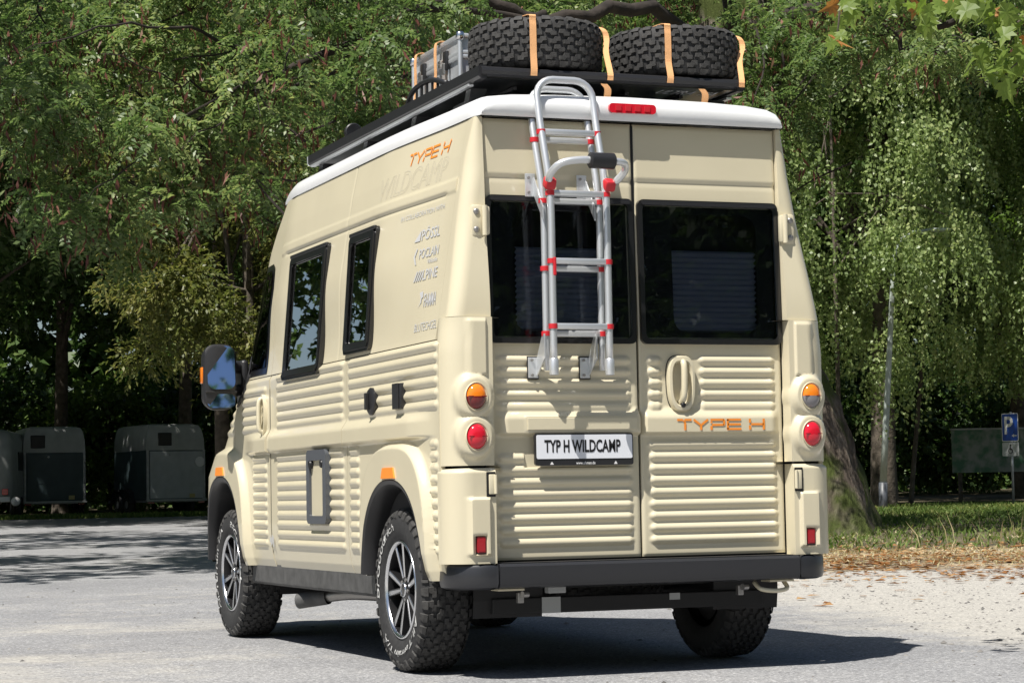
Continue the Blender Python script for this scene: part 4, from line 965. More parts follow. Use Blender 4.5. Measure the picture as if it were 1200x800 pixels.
m_ = MB(); m_.tube(spl([(.58, -.02, .405), (.59, -.07, .375), (.66, -.09, .365), (.73, -.07, .375), (.74, -.02, .405)], 5), .011, 10); m_.build('towing_eye', BEIGE, VAN, smooth=True)
for x in (-.62, .52):
    m_ = MB(); m_.tube([(x, -.01, .385), (x+.03, .0, .385)], .016, 10); m_.box((x, .02, .37), (.03, .03, .05), .004); m_.build('beam_bolt', STEEL, VAN)
m_ = MB(); m_.tube(spl([(-.55, 1.3, .34), (-.62, 2.0, .315), (-.70, 2.45, .31), (-.84, 2.62, .29)], 6), .035, 14); m_.build('exhaust_pipe', STEEL, VAN, smooth=True)
m_ = MB(); m_.tube([(-.80, 2.57, .295), (-.93, 2.72, .268)], .045, 16, cap=False); m_.build('exhaust_tip', SILL, VAN, smooth=True)

# ---- driver's mirror
mr = MB(); V = []; F = []
out = rrect(.20, .40, .07, 6, 0, 0); n = len(out)
rows = [(.90, -.030), (1.0, -.020), (1.0, .02), (.93, .085), (.70, .125), (.3, .14)]
for sc, d in rows: V += [(-1.152+p[0]*sc, 3.66+d, 1.598+p[1]*(sc if sc < 1 else 1)) for p in out]
for j in range(len(rows)-1):
    for k in range(n): F.append((j*n+k, j*n+(k+1) % n, (j+1)*n+(k+1) % n, (j+1)*n+k))
F.append(tuple(range(n))); F.append(tuple((len(rows)-1)*n+k for k in range(n)))
mro = mr.add(V, F).build('door_mirror', BLACKP, VAN, angle=50)
for (gh, gzc, gr) in ((.265, 1.655, .045), (.085, 1.452, .030)):
    o = MB().prism(rrect(.165, gh, gr, 5, -1.150, gzc), 'y', 3.622, 3.628).build('mirror_glass', MIRG, mro)
    for v_ in o.data.vertices: v_.co.y += (v_.co.z-gzc)*.12-(v_.co.x+1.150)*.16
MB().box((-1.150, 3.626, 1.507), (.195, .014, .014), .003).build('mirror_divider', BLACKP, mro)
MB().box((-1.255, 3.69, 1.610), (.012, .05, .10), .005).build('mirror_indicator', AMB, mro, angle=40)
m_ = MB(); m_.tube(spl([(-1.07, 3.72, 1.66), (-1.02, 3.76, 1.665), (-.97, 3.80, 1.66)], 4), .042, 12); m_.tube(spl([(-1.07, 3.72, 1.51), (-1.02, 3.76, 1.52), (-.97, 3.80, 1.54)], 4), .035, 12); m_.box((-.975, 3.80, 1.60), (.05, .16, .22), .02); m_.build('mirror_arm', BLACKP, mro, angle=50)
# door handle, filler caps, toilet flap, small emblem
def on_side(o, s=-1):
    for v_ in o.data.vertices: v_.co.x = s*(float(sx(v_.co.y, v_.co.z))+v_.co.x)
    return o
m_ = MB(); m_.add(*ring2([(3.16+.052*math.cos(t), 1.345+.125*math.sin(t)) for t in np.linspace(0, 6.283, 29)[:-1]], [(3.16+.040*math.cos(t), 1.345+.11*math.sin(t)) for t in np.linspace(0, 6.283, 29)[:-1]], 'x', .0, .022)); on_side(m_.build('door_handle_surround', BEIGE, DOOR_L, angle=40))
m_ = MB(); m_.tube(spl([(.004, 3.16, 1.445), (.035, 3.16, 1.43), (.040, 3.16, 1.34), (.035, 3.16, 1.26), (.004, 3.16, 1.245)], 5), .014, 10); on_side(m_.build('door_handle', BEIGE, DOOR_L, smooth=True))
m_ = MB(); m_.lathe([(.068, 0), (.070, .02), (.060, .028), (.050, .030), (.0001, .034)], 28, 'x', (0, 1.02, 1.330)); fc = on_side(m_.build('filler_cap', BLACKP, VAN, angle=40))
m_ = MB(); m_.box((.042, 1.02, 1.33), (.02, .024, .085), .004); on_side(m_.build('cap_grip', BLACKP, fc))
m_ = MB(); m_.box((.012, .575, 1.335), (.036, .115, .125), .006); so_ = on_side(m_.build('power_socket', BLACKP, VAN, angle=40))
m_ = MB(); m_.box((.034, .575, 1.335), (.010, .085, .125), .003); on_side(m_.build('socket_lid', BLACKP, so_))
m_ = MB(); m_.add(*ring2(rrect(.375, .40, .035, 5, 1.985, .912), rrect(.255, .30, .012, 5, 1.985, .905), 'x', .004, .034)); fl_ = on_side(m_.build('service_flap', GREYP, VAN, angle=40))
m_ = MB(); m_.prism(rrect(.26, .305, .01, 3, 1.985, .905), 'x', .002, .020); on_side(m_.build('flap_panel', BEIGE, fl_))
for yy in (1.875, 2.095):
    m_ = MB(); m_.lathe([(.0001, .042), (.020, .040), (.024, .030), (.024, .018)], 16, 'x', (0, yy, 1.035)); on_side(m_.build('flap_lock', BLK, fl_, angle=40))
m_ = MB()
for q in range(4): m_.box((.008, 2.985+.022*q, .605+.012*(q % 2)), (.002, .012, .060-.008*q))
on_side(m_.build('door_emblem', GREYT, VAN))

# ---- lettering on the left side
def side_text(name, body, y_right, y_left, z0, z1, m, off=.0022, bold=0., shear=0., offset=0.):
    v, f = text2d(body, 1., bold=bold, shear=shear, offset=offset)
    v[:, 0] -= v[:, 0].min(); v[:, 1] -= v[:, 1].min(); v[:, 0] /= v[:, 0].max(); v[:, 1] /= v[:, 1].max()
    V = []
    for a, b in v:
        y = y_left+(y_right-y_left)*a; z = z0+(z1-z0)*b; V.append((-(float(sx(y, z))+off+.006*(2.27 < z < 2.345)), y, z))
    return add(name, V, f, m, VAN)
for LT in TL: stroke_text('side_letter', LT, lambda a, b: (-(float(sx(.82-a/TW*.53, 2.494+.062*b))+.0035), .82-a/TW*.53+.024*(1-b)-.012, 2.494+b*.062), ORANGE, VAN, fat=1.)
def side_outline(body, y_right, y_left, z0, z1, m, off, dep=.0050, shear=.25):
    cu = bpy.data.curves.new('t', 'FONT'); cu.body = body; cu.size = 1; cu.fill_mode = 'NONE'; cu.bevel_depth = dep; cu.bevel_resolution = 0; cu.resolution_u = 3; cu.shear = shear
    o = bpy.data.objects.new('t', cu); COL.objects.link(o); dg = bpy.context.evaluated_depsgraph_get(); me = bpy.data.meshes.new_from_object(o.evaluated_get(dg))
    v = np.array([p.co[:] for p in me.vertices]); f = [tuple(p.vertices) for p in me.polygons]; bpy.data.objects.remove(o); bpy.data.curves.remove(cu); bpy.data.meshes.remove(me)
    v[:, :2] -= v[:, :2].min(0); v[:, :2] /= v[:, :2].max(0); V = []
    for a, b, c in v:
        y = y_left+(y_right-y_left)*a; z = z0+(z1-z0)*b; V.append((-(float(sx(y, z))+off+c/dep*.0004), y, z))
    return add('side_lettering', V, f, m, VAN)
side_outline('WILDCAMP', .27, 1.18, 2.362, 2.475, GREYO, .0022)
side_text('side_lettering', 'IN COLLABORATION WITH', .235, .80, 2.213, 2.238, GREYT, .003)
for body, yr, yl, z0, z1, m in (('PÖSSL', .25, .49, 2.085, 2.150, GREYT), ('POCLAIN', .235, .49, 1.995, 2.043, GREYT), ('Véhicules', .235, .37, 1.962, 1.985, GREYT),
                               ('LPINE', .21, .41, 1.885, 1.935, GREYT), ('FIAMMA', .175, .35, 1.750, 1.815, GREYT), ('BLUTECHGEL', .115, .44, 1.635, 1.675, GREYT)):
    side_text('sponsor_lettering', body, yr, yl, z0, z1, m, .0028, bold=.015 if body != 'BLUTECHGEL' else 0)
def side_poly(pts, m=GREYT):
    V = [(-(float(sx(a, b))+.0030), a, b) for a, b in pts]; add('sponsor_logo', V, [tuple(range(len(V)))], m, VAN)
side_poly([(.58, 2.085), (.50, 2.14), (.505, 2.085)])
side_poly([(.56, 2.010), (.53, 2.05), (.515, 2.05), (.54, 2.010), (.515, 1.970), (.53, 1.970)])
for k in range(4): side_poly([(.53-.028*k, 1.885), (.49-.028*k, 1.935), (.476-.028*k, 1.935), (.514-.028*k, 1.885)])
side_poly([(.43, 1.752), (.40, 1.775), (.40, 1.80), (.42, 1.825), (.375, 1.83), (.365, 1.80), (.385, 1.795), (.385, 1.775)])

for s in (-1, 1):
    for (y, z0, z1) in ((1.498, .46, 1.575), (2.9585, .46, 1.575), (3.0585, .46, 1.575), (3.8885, .95, 1.50), (3.0585, 1.58, 2.60)):
        m_ = MB(); zz = list(np.linspace(z0, z1, 14))
        V = [(s*(float(sx(y, z))+d), y+e, z) for z in zz for (d, e) in ((-.003, -.006), (-.003, .006), (-.03, .006), (-.03, -.006))]
        F = [(4*i+k, 4*i+(k+1) % 4, 4*i+4+(k+1) % 4, 4*i+4+k) for i in range(13) for k in range(4)]
        m_.add(V, F).build('panel_gap_shade', BLK, VAN)  # black strip added in each panel gap for its shade
    m_ = MB(); ys = list(np.linspace(.04, 4.2, 40))
    V = [(s*(float(sx(y, 1.575))+d), y, 1.575+e) for y in ys for (d, e) in ((-.008, -.004), (-.008, .004), (-.03, .004), (-.03, -.004))]
    F = [(4*i+k, 4*i+(k+1) % 4, 4*i+4+(k+1) % 4, 4*i+4+k) for i in range(39) for k in range(4)]
    m_.add(V, F).build('waist_gap_shade', BLK, VAN)  # black strip added along the waist gap, dark like the shade in it
    m_ = MB(); m_.prism([(3.60, 1.50), (3.62, 1.60), (3.70, 1.70), (3.86, 1.74), (4.02, 1.66), (4.10, 1.60), (4.0, 1.50), (3.80, 1.42)], 'x', .004, .016)
    for i, (x, y, z) in enumerate(m_.v): m_.v[i] = (s*(float(sx(y, z))+x), y, z)
    m_.build('mirror_base_panel', BLACKP, VAN)
# =================================================================== wheels
def tyre_prof(R, W, rr):
    h = W/2
    half = [(rr+.002, .80*h), (rr+.012, .93*h), (rr+(R-rr)*.40, 1.02*h), (rr+(R-rr)*.66, 1.0*h), (R-.028, .93*h), (R-.013, .80*h), (R-.011, .4*h)]
    return [(r, -a) for r, a in half]+[(R-.010, 0)]+[(r, a) for r, a in half[::-1]]
SPOLY = [(-.43, -.46), (.04, -.50), (.13, -.14), (.45, -.10), (.43, .46), (-.04, .50), (-.13, .14), (-.45, .10)]
def tread_mesh(name, R, W, parent, N=38, flip=1):
    V = []; F = []; rows = 5; tw = W*.80; rw = tw/rows
    for j in range(rows):
        a0 = -tw/2+rw*(j+.5); st = .5*(j % 2)+.17*j
        for i in range(N):
            jit = .03*math.sin(i*7.3+j*2.1); b = len(V)
            sh = 1. if j in (1, 2, 3) else 1.08
            for (k, dr) in ((1.0, -.012), (.90, -.001), (.84, .0006)):
                for (u, v) in SPOLY:
                    if j in (1, 3): u = -u
                    th = 2*math.pi*(i+st+u*k*.98+jit)/N; a = a0+v*rw*k*.96*sh
                    r = R+dr-.010*(2*a/W)**2
                    V.append((a, r*math.cos(th), r*math.sin(th)))
            for q in range(2):
                for m_ in range(8): F.append((b+q*8+m_, b+q*8+(m_+1) % 8, b+(q+1)*8+(m_+1) % 8, b+(q+1)*8+m_))
            F.append(tuple(b+16+m_ for m_ in range(8)))
            # a cut (sipe) block on the shoulder edge
            if j in (0, 4):
                sg = -1 if j == 0 else 1; b = len(V); long = .032 if i % 2 else .020
                for (r_, a_, hw_) in ((R-.004, sg*W*.415, .30), (R-.016, sg*W*.478, .30), (R-.012-long, sg*(W*.515), .22)):
                    for ww in (-hw_, hw_): th = 2*math.pi*(i+st+ww)/N; V.append((a_, r_*math.cos(th), r_*math.sin(th)))
                for (r_, a_, hw_) in ((R-.020, sg*W*.36, .36), (R-.034, sg*W*.44, .36), (R-.020-long, sg*(W*.495), .28)):
                    for ww in (-hw_, hw_): th = 2*math.pi*(i+st+ww)/N; V.append((a_, r_*math.cos(th), r_*math.sin(th)))
                F += [(b, b+1, b+3, b+2), (b+2, b+3, b+5, b+4), (b, b+2, b+8, b+6), (b+2, b+4, b+10, b+8), (b+1, b+7, b+9, b+3), (b+3, b+9, b+11, b+5), (b+4, b+5, b+11, b+10)]
    o = MB().add(V, F).build(name, TREAD, parent); stuff(o); return o
def polar_text(name, body, phi0, phi1, r0, r1, a, m, parent, bold=.012):
    v, f = text2d(body, 1., bold=bold, shear=.12)
    v[:, 0] -= v[:, 0].min(); v[:, 0] /= v[:, 0].max(); v[:, 1] -= v[:, 1].min(); v[:, 1] /= v[:, 1].max()
    V = []
    for p, q in v:
        ph = math.radians(phi0+(phi1-phi0)*p); r = r0+(r1-r0)*q; V.append((a+.004*abs(2*q-1.), -r*math.sin(ph), r*math.cos(ph)))
    return add(name, V, f, m, parent)
def make_wheel():
    R, W, rr = WZ, .250, .236
    m_ = MB().lathe([(rr-.002, -.108), (rr-.012, -.104), (.222, -.09), (.214, -.04), (.212, .10)], 48, 'x')
    wh = m_.build('wheel', RIMB, VAN, angle=40)
    MB().lathe(tyre_prof(R, W, rr), 72, 'x').build('tyre', RUBBER, wh, smooth=True)
    tread_mesh('tyre_tread', R, W, wh)
    MB().lathe([(rr+.004, -.106), (rr+.006, -.114), (rr-.001, -.119), (rr-.009, -.116), (rr-.013, -.106)], 56, 'x').build('rim_lip', RIMS, wh, smooth=True)
    MB().lathe([(.213, .06), (.0001, .06)], 40, 'x').build('wheel_back', DARK, wh)
    MB().lathe([(.17, -.02), (.17, -.005), (.05, -.005)], 40, 'x').build('brake_disc', DARK, wh, smooth=True)
    def bar(r0, t0, w0, a0, r1, t1, w1, a1, dep, m, nm):
        V = []
        p0 = np.array([r0*math.sin(t0), r0*math.cos(t0)]); p1 = np.array([r1*math.sin(t1), r1*math.cos(t1)]); d = p1-p0; d /= np.linalg.norm(d); nn = np.array([-d[1], d[0]])
        for (p, w_, a) in ((p0, w0, a0), (p1, w1, a1)):
            for (sg, da, kk) in ((-1, dep, 1.25), (-1, 0, 1), (1, 0, 1), (1, dep, 1.25)):
                q = p+nn*sg*w_/2*kk; V.append((a+da, q[0], q[1]))
        F = [(0, 1, 5, 4), (1, 2, 6, 5), (2, 3, 7, 6), (3, 0, 4, 7), (0, 3, 2, 1), (4, 5, 6, 7)]
        return MB().add(V, F).build(nm, m, wh)
    for k in range(5):
        t = 2*math.pi*k/5+.2
        for sg in (-1, 1):
            bar(.048, t+sg*.20, .026, -.090, .228, t+sg*.235, .030, -.102, .045, RIMB, 'spoke')
            bar(.062, t+sg*.20, .011, -.0925, .229, t+sg*.235, .019, -.1045, .002, RIMS, 'spoke_face')
        bar(.045, t, .030, -.086, .10, t, .020, -.078, .03, RIMB, 'spoke_web')
    MB().lathe([(.066, -.05), (.062, -.088), (.050, -.095), (.036, -.095), (.034, -.101), (.0001, -.103)], 32, 'x').build('wheel_hub', RIMB, wh, angle=40)
    MB().lathe([(.036, -.096), (.036, -.102), (.030, -.1035), (.029, -.100)], 28, 'x').build('hub_ring', RIMS, wh, smooth=True)
    for k in range(5):
        t = 2*math.pi*(k+.5)/5+.2; MB().lathe([(.010, -.07), (.010, -.096), (.006, -.099), (.0001, -.099)], 8, 'x', (0, .050*math.sin(t), .050*math.cos(t))).build('lug_nut', STEEL, wh)
    polar_text('tyre_lettering', 'BFGoodrich', -100, -8, .292, .328, -.1335, TYREW, wh)
    polar_text('tyre_lettering', 'All-Terrain T/A', 112, 222, .294, .326, -.1335, TYREW, wh)
    return wh
XW = .868
w0 = make_wheel(); w0.location = (-XW, YR, WZ)
for (s, y, ph) in ((-1, YF, 1.9), (1, YR, .6), (1, YF, 2.4)):
    c = copy_tree(w0, VAN); c.location = (s*(XW if s < 0 else .75), y, WZ)
    c.rotation_euler = (ph, 0, 0) if s < 0 else (ph, 0, math.pi)
# spare tyre slung under the tail
us = MB().lathe(tyre_prof(.36, .22, .21), 56, 'z', (0, .62, .44)).build('underfloor_spare_tyre', RUBBER, VAN, smooth=True)
tt = tread_mesh('underfloor_spare_tread', .36, .22, us, 34); tt.rotation_euler = (0, math.pi/2, 0); tt.location = (0, .62, .44)

# =================================================================== roof rack (bolted to the van)
RZ = 2.875; RY0, RY1, RX = .205, 3.18, .70
rack = MB()
rack.box((0, (RY0+RY1)/2, RZ-.022), (2*RX-.05, RY1-RY0-.04, .012)).build  # deck below
rk = MB().box((0, (RY0+RY1)/2, RZ-.020), (2*RX-.05, RY1-RY0-.05, .010)).build('roof_rack', RIMB, VAN)
for s in (-1, 1):
    MB().prism([(s*RX, RZ-.032), (s*(RX+.012), RZ-.02), (s*(RX+.012), RZ+.028), (s*RX, RZ+.034), (s*(RX-.03), RZ+.034), (s*(RX-.03), RZ-.032)], 'y', RY0, RY1).build('rack_side_rail', BLACKP, rk, angle=30)
    MB().box((s*(RX-.002), (RY0+RY1)/2+.05, RZ-.040), (.030, RY1-RY0-.2, .012), .002).build('rail_underside_strip', ALU, rk)
    MB().box((s*(RX-.006), RY1+.012, RZ), (.040, .03, .062), .012).build('rail_end_cap', ALU, rk, angle=40)
    for y in (.42, 1.25, 2.1, 2.98):
        m_ = MB(); m_.prism([(s*.60, RZ-.05), (s*.685, RZ-.05), (s*.705, 2.735), (s*.64, 2.745)], 'y', y-.035, y+.035); m_.build('rack_foot', BLACKP, rk)
        MB().box((s*.69, y, 2.742), (.10, .16, .016), .004).build('rack_foot_base', BLACKP, rk)
MB().prism([(RY0-.015, RZ-.012), (RY0-.02, RZ+.004), (RY0-.015, RZ+.020), (RY0, RZ+.026), (RY0+.03, RZ+.026), (RY0+.03, RZ-.018)], 'x', -RX, RX).build('rack_rear_rail', BLACKP, rk, angle=30)
MB().prism([(RY1-.03, RZ-.03), (RY1-.03, RZ+.03), (RY1+.01, RZ+.03), (RY1+.01, RZ-.03)], 'x', -RX, RX).build('rack_front_rail', BLACKP, rk)
for y in lin(.42, 3.0, .37): MB().box((0, y, RZ+.002), (1.36, .06, .022), .004).build('rack_crossbar', BLACKP, rk)
for x in (-.45, -.15, .15, .45): MB().box((x, 1.7, RZ-.036), (.02, 2.6, .016)).build('rack_bearer', BLACKP, rk)
# pale bar standing in for the light visible below the deck
m_ = MB().box((0.05, 1.4, 2.795), (1.1, .16, .05), .02); m_.build('pale_light_bar', PAPER, rk)
# white marks on the underside
def under_text(body, x0, x1, y0, y1):
    v, f = text2d(body, 1., bold=.01, shear=.2); v -= v.min(0); v /= v.max(0)
    add('rack_lettering', [(x1+(x0-x1)*(1-a), y0+(y1-y0)*b, RZ-.0262) for a, b in v], f, WHT, rk)
under_text('ULTRA T/A', .30, .62, .40, .30)
m_ = MB(); m_.tube(spl([(-.62, .92, RZ+.075), (-.62, 1.18, RZ+.135), (-.62, 1.46, RZ+.125), (-.62, 1.60, RZ+.03)], 6), .014, 10); m_.build('rack_hoop', BLACKP, rk, smooth=True)
for k in range(6): MB().box((-.62, 1.06+.085*k, RZ+.085), (.010, .014, .085)).build('hoop_slat', BLACKP, rk)
lp = MB().lathe([(.0001, .05), (.03, .048), (.05, .02), (.052, -.02), (.046, -.026), (.0001, -.022)], 24, 'y', (-.60, 2.62, RZ+.088)).build('rack_spot_lamp', BLACKP, rk, angle=40)
m_ = MB().box((-.60, 2.64, RZ+.035), (.02, .02, .05)); m_.build('spot_lamp_bracket', STEEL, rk)

# =================================================================== load on the rack
def spare(x, y, label, rot):
    R, W = .335, .245
    t = empty('spare_wheel', (x, y, RZ+.032+W/2+.012)); t.rotation_euler = (0, math.pi/2, 0)
    tag(t, label, 'spare wheel', 'spare wheels lying on the roof rack')
    MB().lathe(tyre_prof(R, W, .20), 64, 'x').build('tyre', RUBBER, t, smooth=True)
    tread_mesh('tyre_tread', R, W, t, 30)
    MB().lathe([(.201, -.09), (.19, -.08), (.185, .08), (.201, .09)], 40, 'x').build('rim_barrel', RIMB, t, smooth=True)
    MB().lathe([(.186, -.05), (.12, -.03), (.05, -.05), (.0001, -.05)], 40, 'x').build('rim_disc', RIMB, t, smooth=True)
    return t
T1, T2 = (-.30, .50), (.455, .50)
spare(*T1, 'knobbly black spare tyre lying flat on the rack beside the silver case', .3)
spare(*T2, 'knobbly black spare tyre lying flat at the right end of the rack', 1.1)
def ribbon(name, pts, wv, w_, m, parent=None, th=.004):
    P = np.array(pts, float); wv = np.broadcast_to(np.array(wv, float), P.shape); T = np.gradient(P, axis=0); T /= np.linalg.norm(T, axis=1)[:, None]
    N = np.cross(T, wv); N /= np.linalg.norm(N, axis=1)[:, None]; V = []; F = []
    for i in range(len(P)):
        for (a, b) in ((-1, -1), (1, -1), (1, 1), (-1, 1)): V.append(P[i]+wv[i]*a*w_/2+N[i]*b*th/2)
    for i in range(len(P)-1):
        for k in range(4): F.append((4*i+k, 4*i+(k+1) % 4, 4*i+4+(k+1) % 4, 4*i+4+k))
    F += [(0, 1, 2, 3), (4*len(P)-4, 4*len(P)-3, 4*len(P)-2, 4*len(P)-1)]
    return MB().add(V, F).build(name, m, parent)
TZ0, TZ1 = RZ+.044, RZ+.044+.245
def strap_over(tx, ty, dx, label, R=.335):
    x = tx+dx; q = math.sqrt(R*R-dx*dx); yf, yb = ty-q-.006, ty+q+.006
    pts = [(x, RY0-.022, RZ-.012), (x, RY0-.028, RZ+.02), (x, yf-.004, TZ0+.05), (x, yf-.004, TZ0+.12), (x, yf, TZ1-.03), (x, yf+.03, TZ1+.004), (x, ty, TZ1+.012), (x, yb-.03, TZ1+.004), (x, yb, TZ1-.03), (x, yb, TZ0+.05), (x, yb+.10, RZ+.02)]
    o = ribbon('ratchet_strap', spl(pts, 4), (1, 0, 0), .033, STRAP); tag(o, label, 'strap', 'orange straps holding the spare wheels'); return o
strap_over(*T1, -.135, 'orange strap over the tread of the spare tyre beside the silver case')
strap_over(*T2, -.165, 'orange strap over the tread of the right-hand spare tyre')
def strap_side(tx, ty, label, x_r):
    R = .335; dx = .305; x = tx+dx; q = math.sqrt(R*R-dx*dx); yf = ty-q
    pts = [(x_r+.012, RY0-.022, RZ-.014), (x_r+.010, RY0-.028, RZ+.02), ((x+x_r)/2+.012, yf-.075, TZ0+.10), (x+.022, yf-.004, TZ1-.06), (x+.012, yf+.01, TZ1-.015), (x-.02, yf+.05, TZ1+.006), (x-.06, ty, TZ1+.012), (x-.02, ty+q-.03, TZ1+.004), (x+.02, ty+q+.02, TZ1-.05), (x+.03, ty+q+.06, RZ+.03)]
    o = ribbon('ratchet_strap', spl(pts, 4), (1, 0, 0), .030, STRAP); tag(o, label, 'strap', 'orange straps holding the spare wheels'); return o
strap_side(*T1, 'orange strap running down between the two spare tyres', -.045)
strap_side(*T2, 'orange strap at the outer right edge of the right spare tyre', .672)
for x, nm in ((.10, 'middle'), (.52, 'right')):
    pass
for (x, lab) in ((-.03, 'short orange strap tail hanging below the rack near the brake light'), (.50, 'short orange strap tail hanging below the rack near its right end')):
    o = ribbon('strap_tail', spl([(x-.03, RY0-.005, RZ-.03), (x, RY0+.02, RZ-.05), (x+.005, RY0+.04, RZ-.085), (x+.002, RY0+.05, RZ-.125)], 4), (1, 0, 0), .036, STRAP)
    tag(o, lab, 'strap', 'loose ends of orange strap under the rack')
# aluminium case
CX0, CX1, CY0, CY1, CZ0, CZ1 = -.505, -.13, 1.03, 1.78, 2.925, 3.235
case = empty('aluminium_case', ((CX0+CX1)/2, (CY0+CY1)/2, CZ0)); tag(case, 'silver aluminium transport case strapped to the roof rack', 'case')
def cpart(m_, nm, mt, **k):
    m_.v = [(a-(CX0+CX1)/2, b-(CY0+CY1)/2, c-CZ0) for a, b, c in m_.v]; return m_.build(nm, mt, case, **k)
cz = CZ0+.20
cpart(MB().box(((CX0+CX1)/2, (CY0+CY1)/2, (CZ0+cz)/2), (CX1-CX0-.012, CY1-CY0-.012, cz-CZ0-.004), .004), 'case_body', ALUC)
cpart(MB().box(((CX0+CX1)/2, (CY0+CY1)/2, (CZ1+cz)/2), (CX1-CX0-.012, CY1-CY0-.012, CZ1-cz-.004), .004), 'case_lid', ALUC)
m_ = MB()
for x in (CX0, CX1):
    for y in (CY0, CY1): m_.tube([(x, y, CZ0+.03), (x, y, CZ1-.03)], .014, 10)
    for z in (CZ0+.01, cz-.01, cz+.012, CZ1-.01): m_.box((x, (CY0+CY1)/2, z), (.014, CY1-CY0, .022), .004)
for y in (CY0, CY1):
    for z in (CZ0+.01, cz-.01, cz+.012, CZ1-.01): m_.box(((CX0+CX1)/2, y, z), (CX1-CX0, .014, .022), .004)
cpart(m_, 'edge_profile', ALU, angle=40)
for x in (CX0, CX1):
    for y in (CY0, CY1):
        for z in (CZ0+.012, CZ1-.014): cpart(MB().lathe([(.0001, -.024), (.016, -.022), (.022, -.012), (.023, 0), (.022, .012), (.016, .022), (.0001, .024)], 16, 'z', (x, y, z)), 'corner_cap', RIMS, smooth=True)
for y in (1.22, 1.58):
    cpart(MB().box((CX0-.012, y, cz), (.020, .055, .10), .005), 'latch', BLACKP, angle=40)
    cpart(MB().box((CX0-.025, y, cz-.045), (.012, .030, .06), .004), 'latch_lever', STEEL)
cpart(MB().box((CX0-.004, CY0+.22, CZ0+.13), (.006, .10, .16)), 'side_plate', ALU)
for y, lab in ((1.33, 'orange strap round the near half of the silver case'), (1.66, 'orange strap round the far half of the silver case')):
    pts = [(CX0-.06, y+.01, RZ+.02), (CX0-.034, y, CZ0+.10), (CX0-.032, y, CZ1-.03), (CX0-.014, y, CZ1+.010), (CX0+.05, y, CZ1+.012), (CX1-.05, y, CZ1+.012), (CX1+.012, y, CZ1), (CX1+.02, y, CZ0+.02)]
    o = ribbon('ratchet_strap', spl(pts, 4), (0, 1, 0), .034, STRAP); tag(o, lab, 'strap', 'orange straps round the silver case')
bd = MB().box((-.46, 1.28, 2.913), (.36, .60, .016), .003).build('load_board', GREYP); tag(bd, 'thin dark grey board under the silver case', 'board')

# =================================================================== ladder on the left rear door
lad = MB()
def rail_path(xl, xr, dy, dz, z0=1.405):
    yz = lambda z: -.150+dy+float(np.interp(z, [2.20, 2.40, 2.55, 2.70, 2.85], [0, .035, .078, .115, .14]))
    L = [(xl-.014*float(ss(2.2, 2.6, z)), yz(z), z+dz) for z in np.linspace(z0, 2.70, 12)]
    Rr = [(xr-.010*float(ss(2.2, 2.6, z)), yz(z), z+dz) for z in np.linspace(z0, 2.70, 12)]
    xa, xb = L[-1][0], Rr[-1][0]; r = .088; arc = []
    for t in np.linspace(0, math.pi/2, 7)[1:]: arc.append((xa+r-r*math.cos(t), yz(2.70+r*math.sin(t)), 2.70+dz+r*math.sin(t)))
    for t in np.linspace(math.pi/2, 0, 7)[:-1]: arc.append((xb-r+r*math.cos(t), yz(2.70+r*math.sin(t)), 2.70+dz+r*math.sin(t)))
    return L+arc+Rr[::-1], yz
pF, yF = rail_path(-.500, -.218, -.012, .018); pB, yB = rail_path(-.512, -.230, .048, -.018, 1.44)
ladr = MB().tube(pF, .0172, 14).build('ladder', ALU, RDL, smooth=True); 
ladr.parent = VAN
MB().tube(pB, .016, 14).build('inner_ladder_section', ALU, ladr, smooth=True)
for k, z in enumerate((2.545, 2.247, 1.928, 1.624)):
    for (yy, xl, xr, dz, zz) in ((yF, -.500, -.218, 0, z), (yB, -.512, -.230, -.030, z-.012)):
        o_ = -.012*float(ss(2.2, 2.6, zz)); y = yy(zz); zc = zz+dz*.6
        MB().box(((xl+xr)/2+o_, y, zc), (xr-xl-.02, .034, .029), .007).build('rung', ALU, ladr, angle=40)
        for x in (xl+o_, xr+o_):
            MB().lathe([(.0185, -.012), (.0225, -.011), (.0225, .011), (.0185, .012)], 16, 'z', (x, y, zc)).build('rung_collar', RED, ladr, angle=40)
            MB().box((x+(.018 if x < -.4 else -.018), y, zc), (.020, .032, .026), .005).build('rung_socket', RED, ladr)
# brackets
for (x, xr_) in ((-.548, -.512), (-.285, -.230)):
    for (z0, z1, up) in ((2.245, 2.355, 1), (1.392, 1.488, 0)):
        zc = (z0+z1)/2
        MB().box((x, -.022 if up else -.018, zc), (.050, .008, z1-z0), .002).build('bracket_plate', ALU, ladr)
        if not up: MB().box((x, -.013, zc), (.058, .010, z1-z0+.012), .002).build('bracket_pad', BLACKP, ladr)
        poly = [(-.022, z0+.012), (-.022, z1-.012), (-.135, z0-.06), (-.135, z0-.12)] if up else [(-.022, z0+.01), (-.022, z1-.01), (-.10, z1+.105), (-.125, z1+.105), (-.125, z1-.01)]
        MB().prism(poly, 'x', x+.016, x+.022).build('bracket_gusset', ALU, ladr)
        for dz in (-.035, .035): MB().lathe([(.0001, -.034), (.006, -.034), (.007, -.026)], 8, 'y', (x-.008, 0, zc+dz)).build('bracket_bolt', STEEL, ladr)
    MB().lathe([(.021, 1.398), (.022, 1.402), (.022, 1.470), (.0185, 1.476)], 16, 'z', (-.500 if x < -.4 else -.218, -.162, 0)).build('rail_foot', ALU, ladr, angle=40)
